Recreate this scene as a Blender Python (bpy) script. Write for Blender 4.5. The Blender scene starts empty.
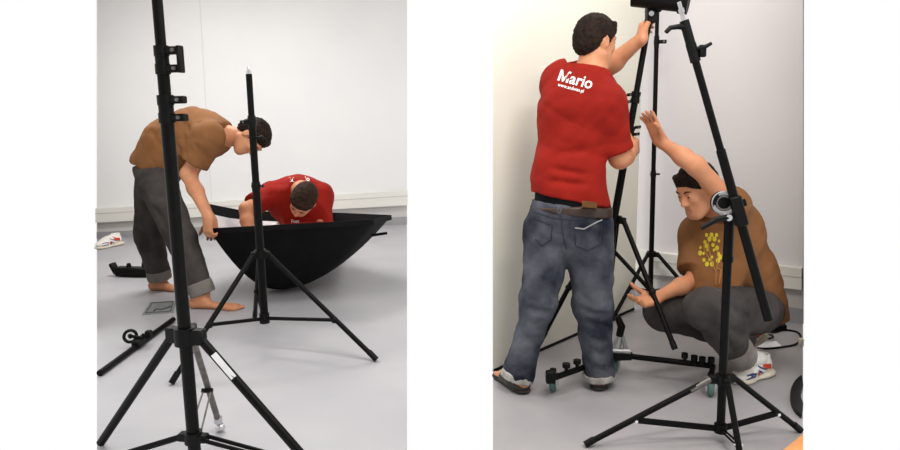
import bpy, math, random
import numpy as np
from mathutils import Vector, Matrix
from mathutils.bvhtree import BVHTree
random.seed(7)
SC = bpy.context.scene
COL = SC.collection
V = lambda *a: np.array(a, float)

# ---------------------------------------------------------------- camera
F = 700.0; EYE = V(0, 0, 1.2); PITCH = math.radians(9); ROLL = math.radians(1.2)
FW = V(0, math.cos(PITCH), -math.sin(PITCH)); _r = V(1, 0, 0); _u = np.cross(_r, FW)
CR = math.cos(ROLL)*_r - math.sin(ROLL)*_u
CU = math.cos(ROLL)*_u + math.sin(ROLL)*_r
ZR = -0.13                                   # floor level of the right-hand room
def ray(u, v): return FW + CR*((u-450)/F) + CU*((225-v)/F)
def flo(u, v, z=0.0):
    d = ray(u, v); return EYE + d*((z-EYE[2])/d[2])
def at(u, v, Y):
    d = ray(u, v); return EYE + d*(Y/d[1])
cam = bpy.data.cameras.new('camera'); cam.sensor_width = 36; cam.lens = 36*F/900; cam.clip_start = .05
co = bpy.data.objects.new('camera', cam); COL.objects.link(co); SC.camera = co
M = Matrix.Identity(4)
for i in range(3):
    M[i][0] = CR[i]; M[i][1] = CU[i]; M[i][2] = -FW[i]; M[i][3] = EYE[i]
co.matrix_world = M

def nrm(v):
    v = np.asarray(v, float); return v/max(np.linalg.norm(v), 1e-9)
def frame(zaxis, hint=(0, 0, 1)):
    z = nrm(zaxis); h = np.asarray(hint, float)
    if abs(np.dot(z, nrm(h))) > .98: h = V(1, 0, 0)
    x = nrm(np.cross(h, z)); y = np.cross(z, x); return x, y, z

# ---------------------------------------------------------------- materials
def lin(c):
    return tuple(((x/255)/12.92 if x/255 <= .04045 else ((x/255+.055)/1.055)**2.4) for x in c)
def mat(name, c1, c2=None, rough=.7, scale=8, detail=4, bump=0, bscale=None, metal=0, spec=.5, stretch=(1, 1, 1), lo=.35, hi=.65, sheen=0, coord='Object'):
    m = bpy.data.materials.new(name); m.use_nodes = True; nt = m.node_tree
    b = nt.nodes['Principled BSDF']; b.inputs['Roughness'].default_value = rough
    b.inputs['Metallic'].default_value = metal; b.inputs['Specular IOR Level'].default_value = spec
    if sheen: b.inputs['Sheen Weight'].default_value = sheen
    tc = nt.nodes.new('ShaderNodeTexCoord'); mp = nt.nodes.new('ShaderNodeMapping'); mp.inputs['Scale'].default_value = stretch
    nt.links.new(tc.outputs[coord], mp.inputs[0])
    n = nt.nodes.new('ShaderNodeTexNoise'); n.inputs['Scale'].default_value = scale; n.inputs['Detail'].default_value = detail
    nt.links.new(mp.outputs[0], n.inputs['Vector'])
    r = nt.nodes.new('ShaderNodeValToRGB'); r.color_ramp.elements[0].position = lo; r.color_ramp.elements[1].position = hi
    r.color_ramp.elements[0].color = lin(c1)+(1,); r.color_ramp.elements[1].color = lin(c2 or c1)+(1,)
    nt.links.new(n.outputs['Fac'], r.inputs[0]); nt.links.new(r.outputs[0], b.inputs['Base Color'])
    if bump:
        n2 = nt.nodes.new('ShaderNodeTexNoise'); n2.inputs['Scale'].default_value = bscale or scale*6; n2.inputs['Detail'].default_value = 3
        nt.links.new(mp.outputs[0], n2.inputs['Vector'])
        bp = nt.nodes.new('ShaderNodeBump'); bp.inputs['Strength'].default_value = bump; bp.inputs['Distance'].default_value = .01
        nt.links.new(n2.outputs['Fac'], bp.inputs['Height']); nt.links.new(bp.outputs[0], b.inputs['Normal'])
    return m
MT = {}
MT['wall'] = mat('white_wall_paint', (226, 226, 227), (230, 230, 230), .6, 1.2)
MT['wall_r'] = mat('cool_grey_wall_paint', (213, 209, 211), (218, 214, 216), .7, 1.2)
MT['lower'] = mat('pale_grey_lower_wall', (196, 193, 190), (202, 199, 196), .7, 2)
MT['trunk'] = mat('cream_trunking', (222, 220, 213), (227, 225, 218), .5, 3)
MT['skirt'] = mat('grey_vinyl_skirting', (150, 149, 153), (158, 157, 160), .55, 4)
MT['floor'] = mat('grey_vinyl_floor', (168, 167, 172), (176, 175, 179), .4, 2.2, 6, .02, 60, spec=.35)
MT['floor_r'] = mat('grey_vinyl_floor_worn', (156, 153, 156), (168, 164, 166), .36, 2.2, 6, .02, 60, spec=.35)
MT['seamgrey'] = mat('wall_joint', (212, 212, 213), (216, 216, 217), .7, 4)
MT['ceil'] = mat('ceiling_paint', (225, 225, 222), (230, 230, 227), .8, 2)
MT['paper'] = mat('white_backdrop_paper', (236, 234, 222), (240, 238, 227), .8, 1)
MT['black'] = mat('black_painted_steel', (6, 5, 5), (10, 9, 9), .48, 30, 4, spec=.12)
MT['blackworn'] = mat('scratched_black_steel', (6, 5, 5), (14, 13, 12), .45, 40, 6, .05, 200, spec=.14, hi=.85)
MT['plastic'] = mat('black_plastic', (7, 7, 7), (12, 12, 12), .5, 20, spec=.16)
MT['greymetal'] = mat('grey_steel_tube', (92, 88, 84), (120, 116, 112), .4, 30, metal=.7)
MT['alu'] = mat('dull_aluminium', (150, 150, 152), (176, 176, 178), .4, 30, metal=.6)
MT['silver'] = mat('bright_chrome', (205, 205, 208), (225, 225, 228), .22, 20, metal=.9)
MT['darkcloth'] = mat('black_softbox_fabric', (10, 10, 11), (15, 15, 16), .9, 12, 3, .15, 60, spec=.15)
MT['silvercloth'] = mat('silver_lining', (200, 196, 198), (228, 222, 222), .35, 9, 4, .6, 14, metal=.55)
MT['skin'] = mat('skin', (190, 128, 92), (202, 140, 104), .55, 14, 3, spec=.35)
MT['skin2'] = mat('skin_tanned', (182, 122, 88), (196, 134, 100), .55, 14, 3, spec=.35)
MT['hair'] = mat('dark_brown_hair', (20, 13, 9), (42, 28, 20), .75, 60, 4, .5, 140, stretch=(1, 1, .35), spec=.15)
MT['hair2'] = mat('short_brown_hair', (30, 20, 14), (56, 39, 28), .75, 70, 4, .5, 160, spec=.15)
MT['red'] = mat('red_cotton', (130, 21, 11), (146, 27, 15), .85, 5, 5, .25, 22, spec=.2)
MT['brown'] = mat('brown_cotton', (120, 79, 47), (134, 91, 56), .88, 5, 5, .25, 22, spec=.2)
MT['jeans'] = mat('washed_blue_denim', (27, 31, 43), (104, 106, 114), .9, 5, 8, .5, 30, spec=.15, lo=.38, hi=.74)
MT['cuff'] = mat('turned_denim_cuff', (140, 138, 134), (176, 172, 166), .9, 30, 4, .3, 50, spec=.2)
MT['grey'] = mat('dark_grey_cotton_twill', (54, 50, 49), (77, 72, 70), .9, 6, 5, .3, 26, spec=.2)
MT['greycuff'] = mat('grey_turned_cuff', (118, 112, 108), (134, 128, 124), .9, 12, 4, .2, 40, spec=.2)
MT['belt'] = mat('dark_brown_leather', (44, 28, 20), (58, 38, 27), .5, 20)
MT['tan'] = mat('tan_leather_patch', (140, 92, 50), (156, 106, 62), .6, 20)
MT['ink'] = mat('white_ink', (236, 232, 230), (242, 240, 238), .7, 10)
MT['yellow'] = mat('yellow_ink', (196, 176, 38), (212, 192, 52), .75, 30)
MT['ochre'] = mat('ochre_ink', (150, 104, 50), (166, 118, 60), .8, 30)
MT['white'] = mat('white_leather', (226, 222, 214), (236, 233, 226), .6, 14)
MT['sole'] = mat('cream_rubber_sole', (205, 196, 178), (218, 210, 194), .7, 14)
MT['bluetrim'] = mat('navy_blue_trim', (36, 44, 104), (44, 54, 118), .6, 14)
MT['redtrim'] = mat('orange_red_trim', (196, 60, 34), (206, 70, 42), .6, 14)
MT['darkshoe'] = mat('dark_brown_shoe', (40, 34, 30), (58, 50, 44), .7, 16)
MT['shoesole'] = mat('dark_rubber', (30, 27, 25), (40, 36, 33), .8, 16)
MT['green'] = mat('green_rubber_wheel', (72, 102, 96), (86, 118, 110), .6, 20)
MT['orange'] = mat('orange_wood', (226, 150, 88), (236, 164, 102), .6, 4, stretch=(1, 8, 1))
MT['card'] = mat('grey_card', (122, 125, 124), (138, 140, 139), .5, 10)
MT['cardprint'] = mat('dark_grey_print', (70, 74, 74), (90, 94, 92), .6, 30)
MT['label'] = mat('white_paper_label', (214, 214, 216), (232, 232, 234), .6, 30)
MT['whitepaper'] = mat('white_sheet', (232, 232, 236), (238, 238, 242), .7, 5)

# ---------------------------------------------------------------- objects
def link(o): COL.objects.link(o); return o
def thing(name, label, cat, loc, group=None):
    o = link(bpy.data.objects.new(name, None)); o.location = Vector(loc); o.empty_display_size = .05
    o['label'] = label; o['category'] = cat
    if group: o['group'] = group
    return o
def wloc(o):
    l = V(*o.location)
    while o.parent: o = o.parent; l = l + V(*o.location)
    return l
def mesh_obj(name, verts, faces, m, parent=None, smooth=True, angle=40, label=None, origin=None):
    verts = np.asarray(verts, float)
    org = wloc(parent) if parent else (V(0, 0, 0) if origin is None else np.asarray(origin, float))
    me = bpy.data.meshes.new(name)
    me.from_pydata((verts-org).tolist(), [], faces); me.update()
    ms = m if isinstance(m, (list, tuple)) else [m]
    for x in ms: me.materials.append(x)
    if smooth:
        me.shade_smooth()
        if angle < 180: me.set_sharp_from_angle(angle=math.radians(angle))
    o = link(bpy.data.objects.new(name, me))
    if parent: o.parent = parent
    elif origin is not None: o.location = Vector(org)
    if label: o['label'] = label
    return o
def tag(o, label, cat, group=None):
    o['label'] = label; o['category'] = cat
    if group: o['group'] = group
    return o

class MB:
    """collects simple solids into one mesh"""
    def __init__(s): s.v = []; s.f = []
    def add(s, vs, fs):
        n = len(s.v); s.v += [tuple(x) for x in vs]; s.f += [tuple(i+n for i in f) for f in fs]; return s
    def tube(s, a, b, r0, r1=None, n=14, flat=None, fs=1.0):
        return s.path([a, b], [r0, r0 if r1 is None else r1], n, flat, fs)
    def path(s, pts, rs, n=12, flat=None, fs=1.0):
        pts = [np.asarray(p, float) for p in pts]
        if not hasattr(rs, '__len__'): rs = [rs]*len(pts)
        vs = []; fsx = []
        hint = flat if flat is not None else (0, 0, 1)
        prev = None
        for i, p in enumerate(pts):
            d = pts[min(i+1, len(pts)-1)]-pts[max(i-1, 0)]
            if prev is None: x, y, z = frame(d, hint)
            else:
                z = nrm(d); x = nrm(prev-z*np.dot(prev, z)); y = np.cross(z, x)
            prev = x
            for k in range(n):
                t = 2*math.pi*k/n; vs.append(p+rs[i]*(math.cos(t)*x+fs*math.sin(t)*y))
        for i in range(len(pts)-1):
            for k in range(n):
                a = i*n+k; b = i*n+(k+1) % n; fsx.append((a, b, b+n, a+n))
        fsx.append(tuple(range(n-1, -1, -1))); fsx.append(tuple((len(pts)-1)*n+k for k in range(n)))
        return s.add(vs, fsx)
    def box(s, c, half, ax=None, bev=.15):
        c = np.asarray(c, float); ax = ax or (V(1, 0, 0), V(0, 1, 0), V(0, 0, 1))
        e = min(half)*bev; vs = []; 
        # chamfered box: 24 verts
        idx = {}
        for sx in (-1, 1):
            for sy in (-1, 1):
                for sz in (-1, 1):
                    for d in range(3):
                        l = [half[0]*sx, half[1]*sy, half[2]*sz]
                        for k in range(3):
                            if k != d: l[k] -= e*(sx, sy, sz)[k]
                        idx[(sx, sy, sz, d)] = len(vs); vs.append(c+l[0]*ax[0]+l[1]*ax[1]+l[2]*ax[2])
        fs = []
        S = (-1, 1)
        def q(keys):
            ids = [idx[k] for k in keys]; p = [vs[i] for i in ids]
            nn = np.cross(p[1]-p[0], p[2]-p[0]); cen = sum(p)/len(p)-c
            fs.append(tuple(ids if np.dot(nn, cen) > 0 else ids[::-1]))
        for g in S:
            q([(g, a, b, 0) for a, b in ((-1, -1), (1, -1), (1, 1), (-1, 1))])
            q([(a, g, b, 1) for a, b in ((-1, -1), (1, -1), (1, 1), (-1, 1))])
            q([(a, b, g, 2) for a, b in ((-1, -1), (1, -1), (1, 1), (-1, 1))])
        for a in S:
            for b in S:
                q([(a, b, -1, 0), (a, b, 1, 0), (a, b, 1, 1), (a, b, -1, 1)])
                q([(a, -1, b, 0), (a, 1, b, 0), (a, 1, b, 2), (a, -1, b, 2)])
                q([(-1, a, b, 1), (1, a, b, 1), (1, a, b, 2), (-1, a, b, 2)])
                for d in S: q([(a, b, d, 0), (a, b, d, 1), (a, b, d, 2)])
        return s.add(vs, fs)
    def ball(s, c, r, n=12):
        r = V(r, r, r) if not hasattr(r, '__len__') else V(*r); vs = []; fs = []; m = n//2
        c = np.asarray(c, float)
        for i in range(1, m):
            for k in range(n):
                p = math.pi*i/m; t = 2*math.pi*k/n
                vs.append(c+r*V(math.sin(p)*math.cos(t), math.sin(p)*math.sin(t), math.cos(p)))
        for i in range(m-2):
            for k in range(n):
                a = i*n+k; b = i*n+(k+1) % n; fs.append((a, a+n, b+n, b))
        T = len(vs); vs += [c+V(0, 0, r[2]), c-V(0, 0, r[2])]
        for k in range(n):
            fs.append((k, (k+1) % n, T)); a = (m-2)*n; fs.append((a+(k+1) % n, a+k, T+1))
        return s.add(vs, fs)
    def ring(s, c, axis, R, r, n=28, m=8, arc=None, sq=1.0):
        x, y, z = frame(axis); vs = []; fs = []; c = np.asarray(c, float)
        a0, a1 = arc or (0, 2*math.pi); cl = arc is None; N = n if cl else n+1
        for i in range(N):
            t = a0+(a1-a0)*i/n; d = math.cos(t)*x+math.sin(t)*y
            for k in range(m):
                p = 2*math.pi*k/m; vs.append(c+d*(R+r*math.cos(p))+z*r*sq*math.sin(p))
        for i in range(n):
            j = (i+1) % N
            for k in range(m):
                l = (k+1) % m; fs.append((i*m+k, j*m+k, j*m+l, i*m+l))
        if not cl:
            fs.append(tuple(range(m))); fs.append(tuple(n*m+k for k in range(m-1, -1, -1)))
        return s.add(vs, fs)
    def build(s, name, m, parent=None, label=None, smooth=True, origin=None):
        return mesh_obj(name, s.v, s.f, m, parent, smooth, 40, label, origin)
def L(a, b, t): return np.asarray(a)*(1-t)+np.asarray(b)*t

# ---------------------------------------------------------------- implicit surfaces for bodies and cloth
class SDF:
    def __init__(s, h=.007): s.h = h; s.ops = []
    def cone(s, a, b, ra, rb, k=.03, n=None, sc=1.0, flat=False, op='u'):
        s.ops.append(('c', np.asarray(a, float), np.asarray(b, float), ra, rb, k, n if n is None else nrm(n), sc, flat, op)); return s
    def chain(s, pts, rs, k=.03, n=None, sc=1.0):
        for i in range(len(pts)-1): s.cone(pts[i], pts[i+1], rs[i], rs[i+1], k, n, sc)
        return s
    def ell(s, c, r, ax=None, k=.03, op='u'):
        A = np.eye(3) if ax is None else np.array([nrm(a) for a in ax])
        s.ops.append(('e', np.asarray(c, float), V(*r), A, k, op)); return s
    def box(s, c, half, ax, rd=.01, k=.02):
        s.ops.append(('b', np.asarray(c, float), V(*half), np.array([nrm(a) for a in ax]), rd, k, 'u')); return s
    def cut(s, o, n, c=None, rad=9):
        s.ops.append(('p', np.asarray(o, float), nrm(n), np.asarray(c if c is not None else o, float), rad)); return s
    def _bb(s, o):
        if o[0] == 'c':
            m = max(o[3], o[4])*1.25; return np.minimum(o[1], o[2])-m, np.maximum(o[1], o[2])+m
        if o[0] == 'e': m = max(o[2]); return o[1]-m, o[1]+m
        if o[0] == 'b': m = np.linalg.norm(o[2])+o[4]; return o[1]-m, o[1]+m
        return o[3]-o[4], o[3]+o[4]
    def mesh(s, relax=1):
        h = s.h; bbs = [s._bb(o) for o in s.ops if o[0] != 'p' and o[-1] == 'u']
        lo = np.min([b[0] for b in bbs], 0)-4*h; hi = np.max([b[1] for b in bbs], 0)+4*h
        n = np.ceil((hi-lo)/h).astype(int)+1
        ax = [lo[i]+h*np.arange(n[i]) for i in range(3)]
        D = np.full(n, .5, np.float32)
        for o in s.ops:
            k = o[5] if o[0] in 'cb' else (o[4] if o[0] == 'e' else 0)
            b0, b1 = s._bb(o); pad = k+3*h
            i0 = np.clip(np.floor((b0-pad-lo)/h).astype(int), 0, n); i1 = np.clip(np.ceil((b1+pad-lo)/h).astype(int)+1, 0, n)
            if (i1 <= i0).any(): continue
            sl = tuple(slice(i0[i], i1[i]) for i in range(3))
            P = np.stack(np.meshgrid(*[ax[i][sl[i]] for i in range(3)], indexing='ij'), -1).astype(np.float32)
            cur = D[sl]
            if o[0] == 'p':
                D[sl] = np.maximum(cur, (P-o[1].astype(np.float32))@o[2].astype(np.float32)); continue
            if o[0] == 'c':
                _, a, b, ra, rb, k, nn, sc, flat, op = o
                ba = b-a; L2 = max(np.dot(ba, ba), 1e-9); q = P-a.astype(np.float32)
                t = np.clip((q@ba.astype(np.float32))/L2, 0, 1.3 if flat else 1)
                off = q-t[..., None]*ba.astype(np.float32)
                if nn is not None:
                    on = off@nn.astype(np.float32); off = off+(on*(1/sc-1))[..., None]*nn.astype(np.float32)
                d = np.sqrt((off*off).sum(-1))-(ra+(rb-ra)*t)
                if nn is not None: d = d*min(sc, 1)
                if flat: d = np.maximum(d, (P-b.astype(np.float32))@nrm(ba).astype(np.float32))
            elif o[0] == 'e':
                _, c, r, A, k, op = o
                q = (P-c.astype(np.float32))@A.T.astype(np.float32)
                k0 = np.sqrt(((q/r)**2).sum(-1)); k1 = np.sqrt(((q/r**2)**2).sum(-1)); d = k0*(k0-1)/np.maximum(k1, 1e-6)
            else:
                _, c, hf, A, rd, k, op = o
                q = np.abs((P-c.astype(np.float32))@A.T.astype(np.float32))-(hf-rd)
                d = np.sqrt((np.maximum(q, 0)**2).sum(-1))+np.minimum(q.max(-1), 0)-rd
            if op == 'u':
                hh = np.maximum(k-np.abs(cur-d), 0)/max(k, 1e-6); D[sl] = np.minimum(cur, d)-hh*hh*k*.25
            else:
                d = -d; hh = np.maximum(k-np.abs(cur-d), 0)/max(k, 1e-6); D[sl] = np.maximum(cur, d)+hh*hh*k*.25
        # surface nets
        I = D < 0
        cnt = np.zeros(np.array(D.shape)-1, np.int8)
        C = [(i, j, k) for i in (0, 1) for j in (0, 1) for k in (0, 1)]
        for (i, j, k) in C: cnt += I[i:I.shape[0]-1+i, j:I.shape[1]-1+j, k:I.shape[2]-1+k]
        act = np.argwhere((cnt > 0) & (cnt < 8))
        vals = {c: D[act[:, 0]+c[0], act[:, 1]+c[1], act[:, 2]+c[2]] for c in C}
        acc = np.zeros((len(act), 3)); num = np.zeros(len(act))
        for c in C:
            for d in range(3):
                if c[d] == 0:
                    e = list(c); e[d] = 1; e = tuple(e); va, vb = vals[c], vals[e]
                    m = (va < 0) != (vb < 0); t = np.where(m, va/np.where(m, va-vb, 1), 0)
                    p = np.zeros((len(act), 3)); p[:] = c; p[:, d] = t
                    acc[m] += p[m]; num[m] += 1
        vs = lo+h*(act+acc/num[:, None])
        imap = np.full(cnt.shape, -1, np.int32); imap[tuple(act.T)] = np.arange(len(act))
        faces = []
        for d in range(3):
            e1, e2 = [(1, 2), (2, 0), (0, 1)][d]
            A0 = [slice(None)]*3; A1 = [slice(None)]*3; A0[d] = slice(0, -1); A1[d] = slice(1, None)
            g = np.argwhere(I[tuple(A0)] != I[tuple(A1)])
            g = g[(g[:, e1] > 0) & (g[:, e2] > 0)]
            ins = I[tuple(g.T)]
            q = []
            for (o1, o2) in ((1, 1), (0, 1), (0, 0), (1, 0)):
                w = g.copy(); w[:, e1] -= o1; w[:, e2] -= o2
                q.append(imap[tuple(np.minimum(w, np.array(cnt.shape)-1).T)])
            q = np.stack(q, 1); q[~ins] = q[~ins][:, ::-1]; faces.append(q[(q >= 0).all(1)])
        fc = np.concatenate(faces)
        for _ in range(relax):
            sm = np.zeros_like(vs); ct = np.zeros(len(vs))
            for a, b in ((0, 1), (1, 2), (2, 3), (3, 0)):
                np.add.at(sm, fc[:, a], vs[fc[:, b]]); np.add.at(ct, fc[:, a], 1)
                np.add.at(sm, fc[:, b], vs[fc[:, a]]); np.add.at(ct, fc[:, b], 1)
            vs = vs*.5+.5*sm/np.maximum(ct, 1)[:, None]
        return vs, fc
    def normals(s, vs, fc):
        p = vs[fc]; n = np.cross(p[:, 2]-p[:, 0], p[:, 3]-p[:, 1]); N = np.zeros_like(vs)
        for i in range(4): np.add.at(N, fc[:, i], n)
        return N/np.maximum(np.linalg.norm(N, axis=1), 1e-9)[:, None]
    def build(s, name, m, parent, folds=0, fscale=12, seed=1, label=None, relax=1, stretch=(1, 1, 1), creases=()):
        vs, fc = s.mesh(relax)
        if folds or creases:
            N = s.normals(vs, fc); rg = np.random.RandomState(seed); f = np.zeros(len(vs)); q = vs*V(*stretch)
            if folds:
                for i in range(7):
                    kk = rg.normal(size=3)*fscale*(1+.5*i/3); k2 = rg.normal(size=3)*fscale*.8
                    f += (np.abs(np.sin(q@kk+rg.rand()*6+1.6*np.sin(q@k2+rg.rand()*6)))*2-1.27)/(1+.4*i)
                f = f/3*folds
            for (a, b, w, dep) in creases:        # a soft groove or ridge along a line
                a = np.asarray(a); b = np.asarray(b); ba = b-a; t = np.clip(((vs-a)@ba)/np.dot(ba, ba), 0, 1)
                dd = np.linalg.norm(vs-a-t[:, None]*ba, axis=1); f += dep*np.exp(-(dd/w)**2)
            vs = vs+N*f[:, None]
        return mesh_obj(name, vs, fc.tolist(), m, parent, True, 180, label)
def bvh(o):
    me = o.data; off = Vector(wloc(o))
    return BVHTree.FromPolygons([v.co+off for v in me.vertices], [tuple(p.vertices) for p in me.polygons])
# ---------------------------------------------------------------- rooms
def struct(o): o['kind'] = 'structure'; return o
def solid(name, pts, off, m, parent=None):
    """prism: polygon pts extruded by off"""
    pts = [np.asarray(p, float) for p in pts]; off = np.asarray(off, float); n = len(pts)
    vs = pts+[p+off for p in pts]
    fs = [tuple(range(n)), tuple(range(2*n-1, n-1, -1))]+[(i+n, (i+1) % n+n, (i+1) % n, i) for i in range(n)]
    nn = np.cross(pts[1]-pts[0], pts[2]-pts[1])
    if np.dot(nn, off) > 0: fs = [f[::-1] for f in fs]
    return mesh_obj(name, vs, fs, m, parent, False)
class Wall:
    def __init__(s, A, B):
        s.A, s.B = A, B; s.d = nrm((B-A)*V(1, 1, 0)); s.n = V(s.d[1], -s.d[0], 0)
        if s.n[1] > 0: s.n = -s.n                     # towards the viewer
    def pt(s, u, v):
        r = ray(u, v); return EYE+r*(np.dot(s.A-EYE, s.n)/np.dot(r, s.n))
    def panel(s, name, uvs, m, out=0.0, th=.03):
        return struct(solid(name, [s.pt(*p)+s.n*out for p in uvs], -s.n*(th+out), m))
# left-hand room
WL = Wall(flo(97, 238.5), flo(407, 224))
WL.panel('wall_back', [(97, 232), (407, 216), (407, -12), (97, -12)], MT['wall'])
WL.panel('wall_back_lower', [(97, 238.5), (407, 224), (407, 203), (97, 220)], MT['lower'], .004)
WL.panel('baseboard_back', [(97, 238.7), (407, 224.2), (407, 216.5), (97, 232)], MT['skirt'], .012)
WL.panel('trim_1', [(97, 222), (407, 204.5), (407, 190), (97, 208)], MT['trunk'], .06)
WL.panel('trim_2', [(97, 213.5), (407, 195.8), (407, 194.9), (97, 212.6)], MT['lower'], .063)
WL.panel('trim_3', [(211.3, 203), (212.1, 203), (199.4, -12), (198.6, -12)], MT['seamgrey'], .002)
struct(solid('floor', [flo(97, 462), flo(407, 462), flo(407, 224), flo(97, 238.5)], (0, 0, -.01), MT['floor']))
# right-hand room
WR = Wall(flo(803, 324, ZR), flo(640, 301, ZR))
WR.panel('wall_right', [(803, 315), (626, 293), (626, -12), (803, -12)], MT['wall_r'])
WR.panel('wall_right_lower', [(803, 324), (626, 299.2), (626, 268), (803, 286)], MT['lower'], .004)
WR.panel('baseboard_right', [(803, 324.2), (626, 299.4), (626, 287), (803, 308.5)], MT['skirt'], .012)
WR.panel('trim_4', [(803, 288.2), (626, 270), (626, 248), (803, 267)], MT['trunk'], .05)
WR.panel('trim_5', [(803, 276), (626, 257.4), (626, 256.4), (803, 275)], MT['lower'], .053)
fr = [flo(493, 462, ZR), flo(803, 462, ZR), flo(803, 324, ZR), flo(626, 299.2, ZR), flo(493, 367, ZR)]
struct(solid('floor', fr, (0, 0, -.01), MT['floor_r']))
struct(solid('ceiling', [V(-5.2, -2.6, 2.78), V(4.2, -2.6, 2.78), V(4.2, 8.4, 2.78), V(-5.2, 8.4, 2.78)], (0, 0, .03), MT['ceil']))
struct(solid('wall_front', [V(-5.2, -2.5, -.2), V(4.2, -2.5, -.2), V(4.2, -2.5, 2.78), V(-5.2, -2.5, 2.78)], (0, -.05, 0), MT['lower']))
def side(name, u, vb, zf, out, vn):
    n_, f_ = flo(u, vn, zf), flo(u, vb, zf)
    tn, tf = [flo(u, (122 if u < 450 else 107)-1.58*700/q[1], 2.78) for q in (n_, f_)]
    o_ = V(out, 0, 0)
    vs = [n_, f_, f_+o_, tn, tf, tf+o_]
    struct(mesh_obj(name, vs, [(0, 2, 1), (3, 4, 5), (0, 1, 4, 3), (1, 2, 5, 4), (2, 0, 3, 5)], MT['lower'], None, False))
side('light_blocker_left', 96.4, 238.5, 0, -.003, 330); side('light_blocker_right', 803.6, 324, ZR, .003, 385)  # thin unseen sheets added at the outer sides to block world light
# paper backdrop of the right-hand room
WB = Wall(flo(493, 372, ZR), flo(634, 310, ZR))
bd = thing('paper_backdrop', 'tall white paper backdrop hanging behind the man in the red shirt and jeans', 'backdrop', (WB.A+WB.B)/2)
solid('paper_sheet', [WB.pt(493, 372), WB.pt(634, 310), WB.pt(644.5, -12), WB.pt(493, -12)], -WB.n*.004, MT['paper'], bd)
b = MB(); b.tube(WB.pt(493.4, 371.2)+V(0, 0, .003), WB.pt(633.6, 309.2)+V(0, 0, .003), .0085, n=10)
b.build('bottom_bar', MT['black'], bd, 'black bar along the lower edge')

# ---------------------------------------------------------------- stands
def clamp(name, p, axis, r, side, m, parent, lugs=2, size=1.0):
    """collar clamp with lugs pointing sideways and a screw knob as sub-part"""
    x = nrm(side); z = nrm(axis); y = np.cross(z, x)
    b = MB(); s = size
    for dz in ((-.028*s, .028*s) if lugs == 2 else (0,)):
        b.tube(p+z*(dz-.016*s), p+z*(dz+.016*s), r*1.22, n=18)
        b.box(p+z*dz+x*(r+.024*s), (.026*s, .014*s, .012*s), (x, y, z), .3)
    b.tube(p-z*.04*s, p+z*.04*s, r*1.1, n=18)
    o = b.build(name, m, parent)
    for dz in ((-.028*s, .028*s) if lugs == 2 else (0,)):
        k = MB(); k.tube(p+z*dz+x*(r+.032*s)-y*.022*s, p+z*dz+x*(r+.032*s)+y*.022*s, .006*s, n=10)
        k.build('screw', MT['greymetal'], o, 'grey steel screw head')
    return o
def caster(b_w, b_f, p, r, axis):
    """wheel into b_w, fork into b_f; p = wheel centre"""
    a = nrm(axis)
    b_w.ring(p, a, r*.68, r*.34, 20, 8); b_w.tube(p-a*r*.28, p+a*r*.28, r*.6, n=16)
    for sgn in (-1, 1): b_f.box(p+a*sgn*r*.48+V(0, 0, r*.45), (r*.12, r*.35, r*.75), (a, np.cross(V(0, 0, 1), a), V(0, 0, 1)))
    b_f.tube(p+V(0, 0, r*1.05), p+V(0, 0, r*1.5), r*.7, r*.5, n=14)

# --- tall stand nearest the camera, left photograph
base = flo(196, 468)
t = thing('light_stand', 'tall black light stand with two clamp collars, nearest and cut off at the top', 'light stand', base, 'black light stands')
X = lambda v: np.array([base[0], base[1], at(190, v, base[1])[2]])
def col_z(v): 
    # height on the vertical column that shows at image row v
    z = 0.5
    for _ in range(30):
        p = V(base[0], base[1], z)-EYE; vv = 225-F*(p@CU)/(p@FW); z += (vv-v)/F*base[1]
    return V(base[0], base[1], z)
MB().tube(col_z(458), col_z(122), .0215, n=22).tube(col_z(462), col_z(452), .018, n=18).build('lower_tube', MT['blackworn'], t)
MB().tube(col_z(122), col_z(66), .019, n=22).build('middle_tube', MT['black'], t)
MB().tube(col_z(66), col_z(-16), .0165, n=20).build('upper_tube', MT['black'], t)
up = V(0, 0, 1); sx = nrm(V(1, -.25, 0))
o = clamp('clamp_collar', col_z(109), up, .0215, sx, MT['plastic'], t)
o = clamp('clamp_collar', col_z(60), up, .0195, sx, MT['plastic'], t)
MB().box(col_z(60)+sx*.066, (.006, .014, .042), (sx, np.cross(up, sx), up), .4).build('lever', MT['plastic'], o)
hubp = col_z(336)
hub = MB().tube(hubp-up*.03, hubp+up*.03, .036, n=20)
feet = [flo(101, 446), flo(322, 481), flo(219, 432)]
starts = []
for f in feet:
    d = nrm((f-hubp)*V(1, 1, 0)); e = np.cross(up, d)
    hub.box(hubp+d*.045, (.028, .02, .026), (d, e, up), .25); starts.append(hubp+d*.062-up*.012)
hub.build('leg_hub', MT['plastic'], t)
leg1 = MB().tube(starts[0], feet[0]+V(0, 0, .012), .0155, n=14).build('leg', MT['blackworn'], t)
leg2 = MB().tube(starts[1], feet[1]+V(0, 0, .012), .0155, n=14).build('leg', MT['blackworn'], t)
dd = nrm(feet[1]-starts[1]); q0 = L(starts[1], feet[1], .10); q1 = L(starts[1], feet[1], .27)
vd = nrm(EYE-q0); e = nrm(np.cross(dd, vd)); nn = nrm(np.cross(e, dd)); 
if np.dot(nn, vd) < 0: nn = -nn
MB().box((q0+q1)/2+nn*.0152, (np.linalg.norm(q1-q0)/2, .010, .0012), (dd, e, nn)).build('sticker', MT['label'], leg2, 'white paper sticker on the black leg')
leg3 = MB().tube(starts[2], feet[2]+V(0, 0, .05), .0115, n=12).build('leg', MT['greymetal'], t, 'thin grey rear leg')
bf = MB(); p = feet[2]+V(0, 0, .05); bf.tube(p+V(0, 0, -.012), p+V(0, 0, .012), .016, n=14).ball(feet[2]+V(.006, 0, .02), (.02, .02, .017)).tube(p, feet[2]+V(.004, 0, .02), .009, n=10)
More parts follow.
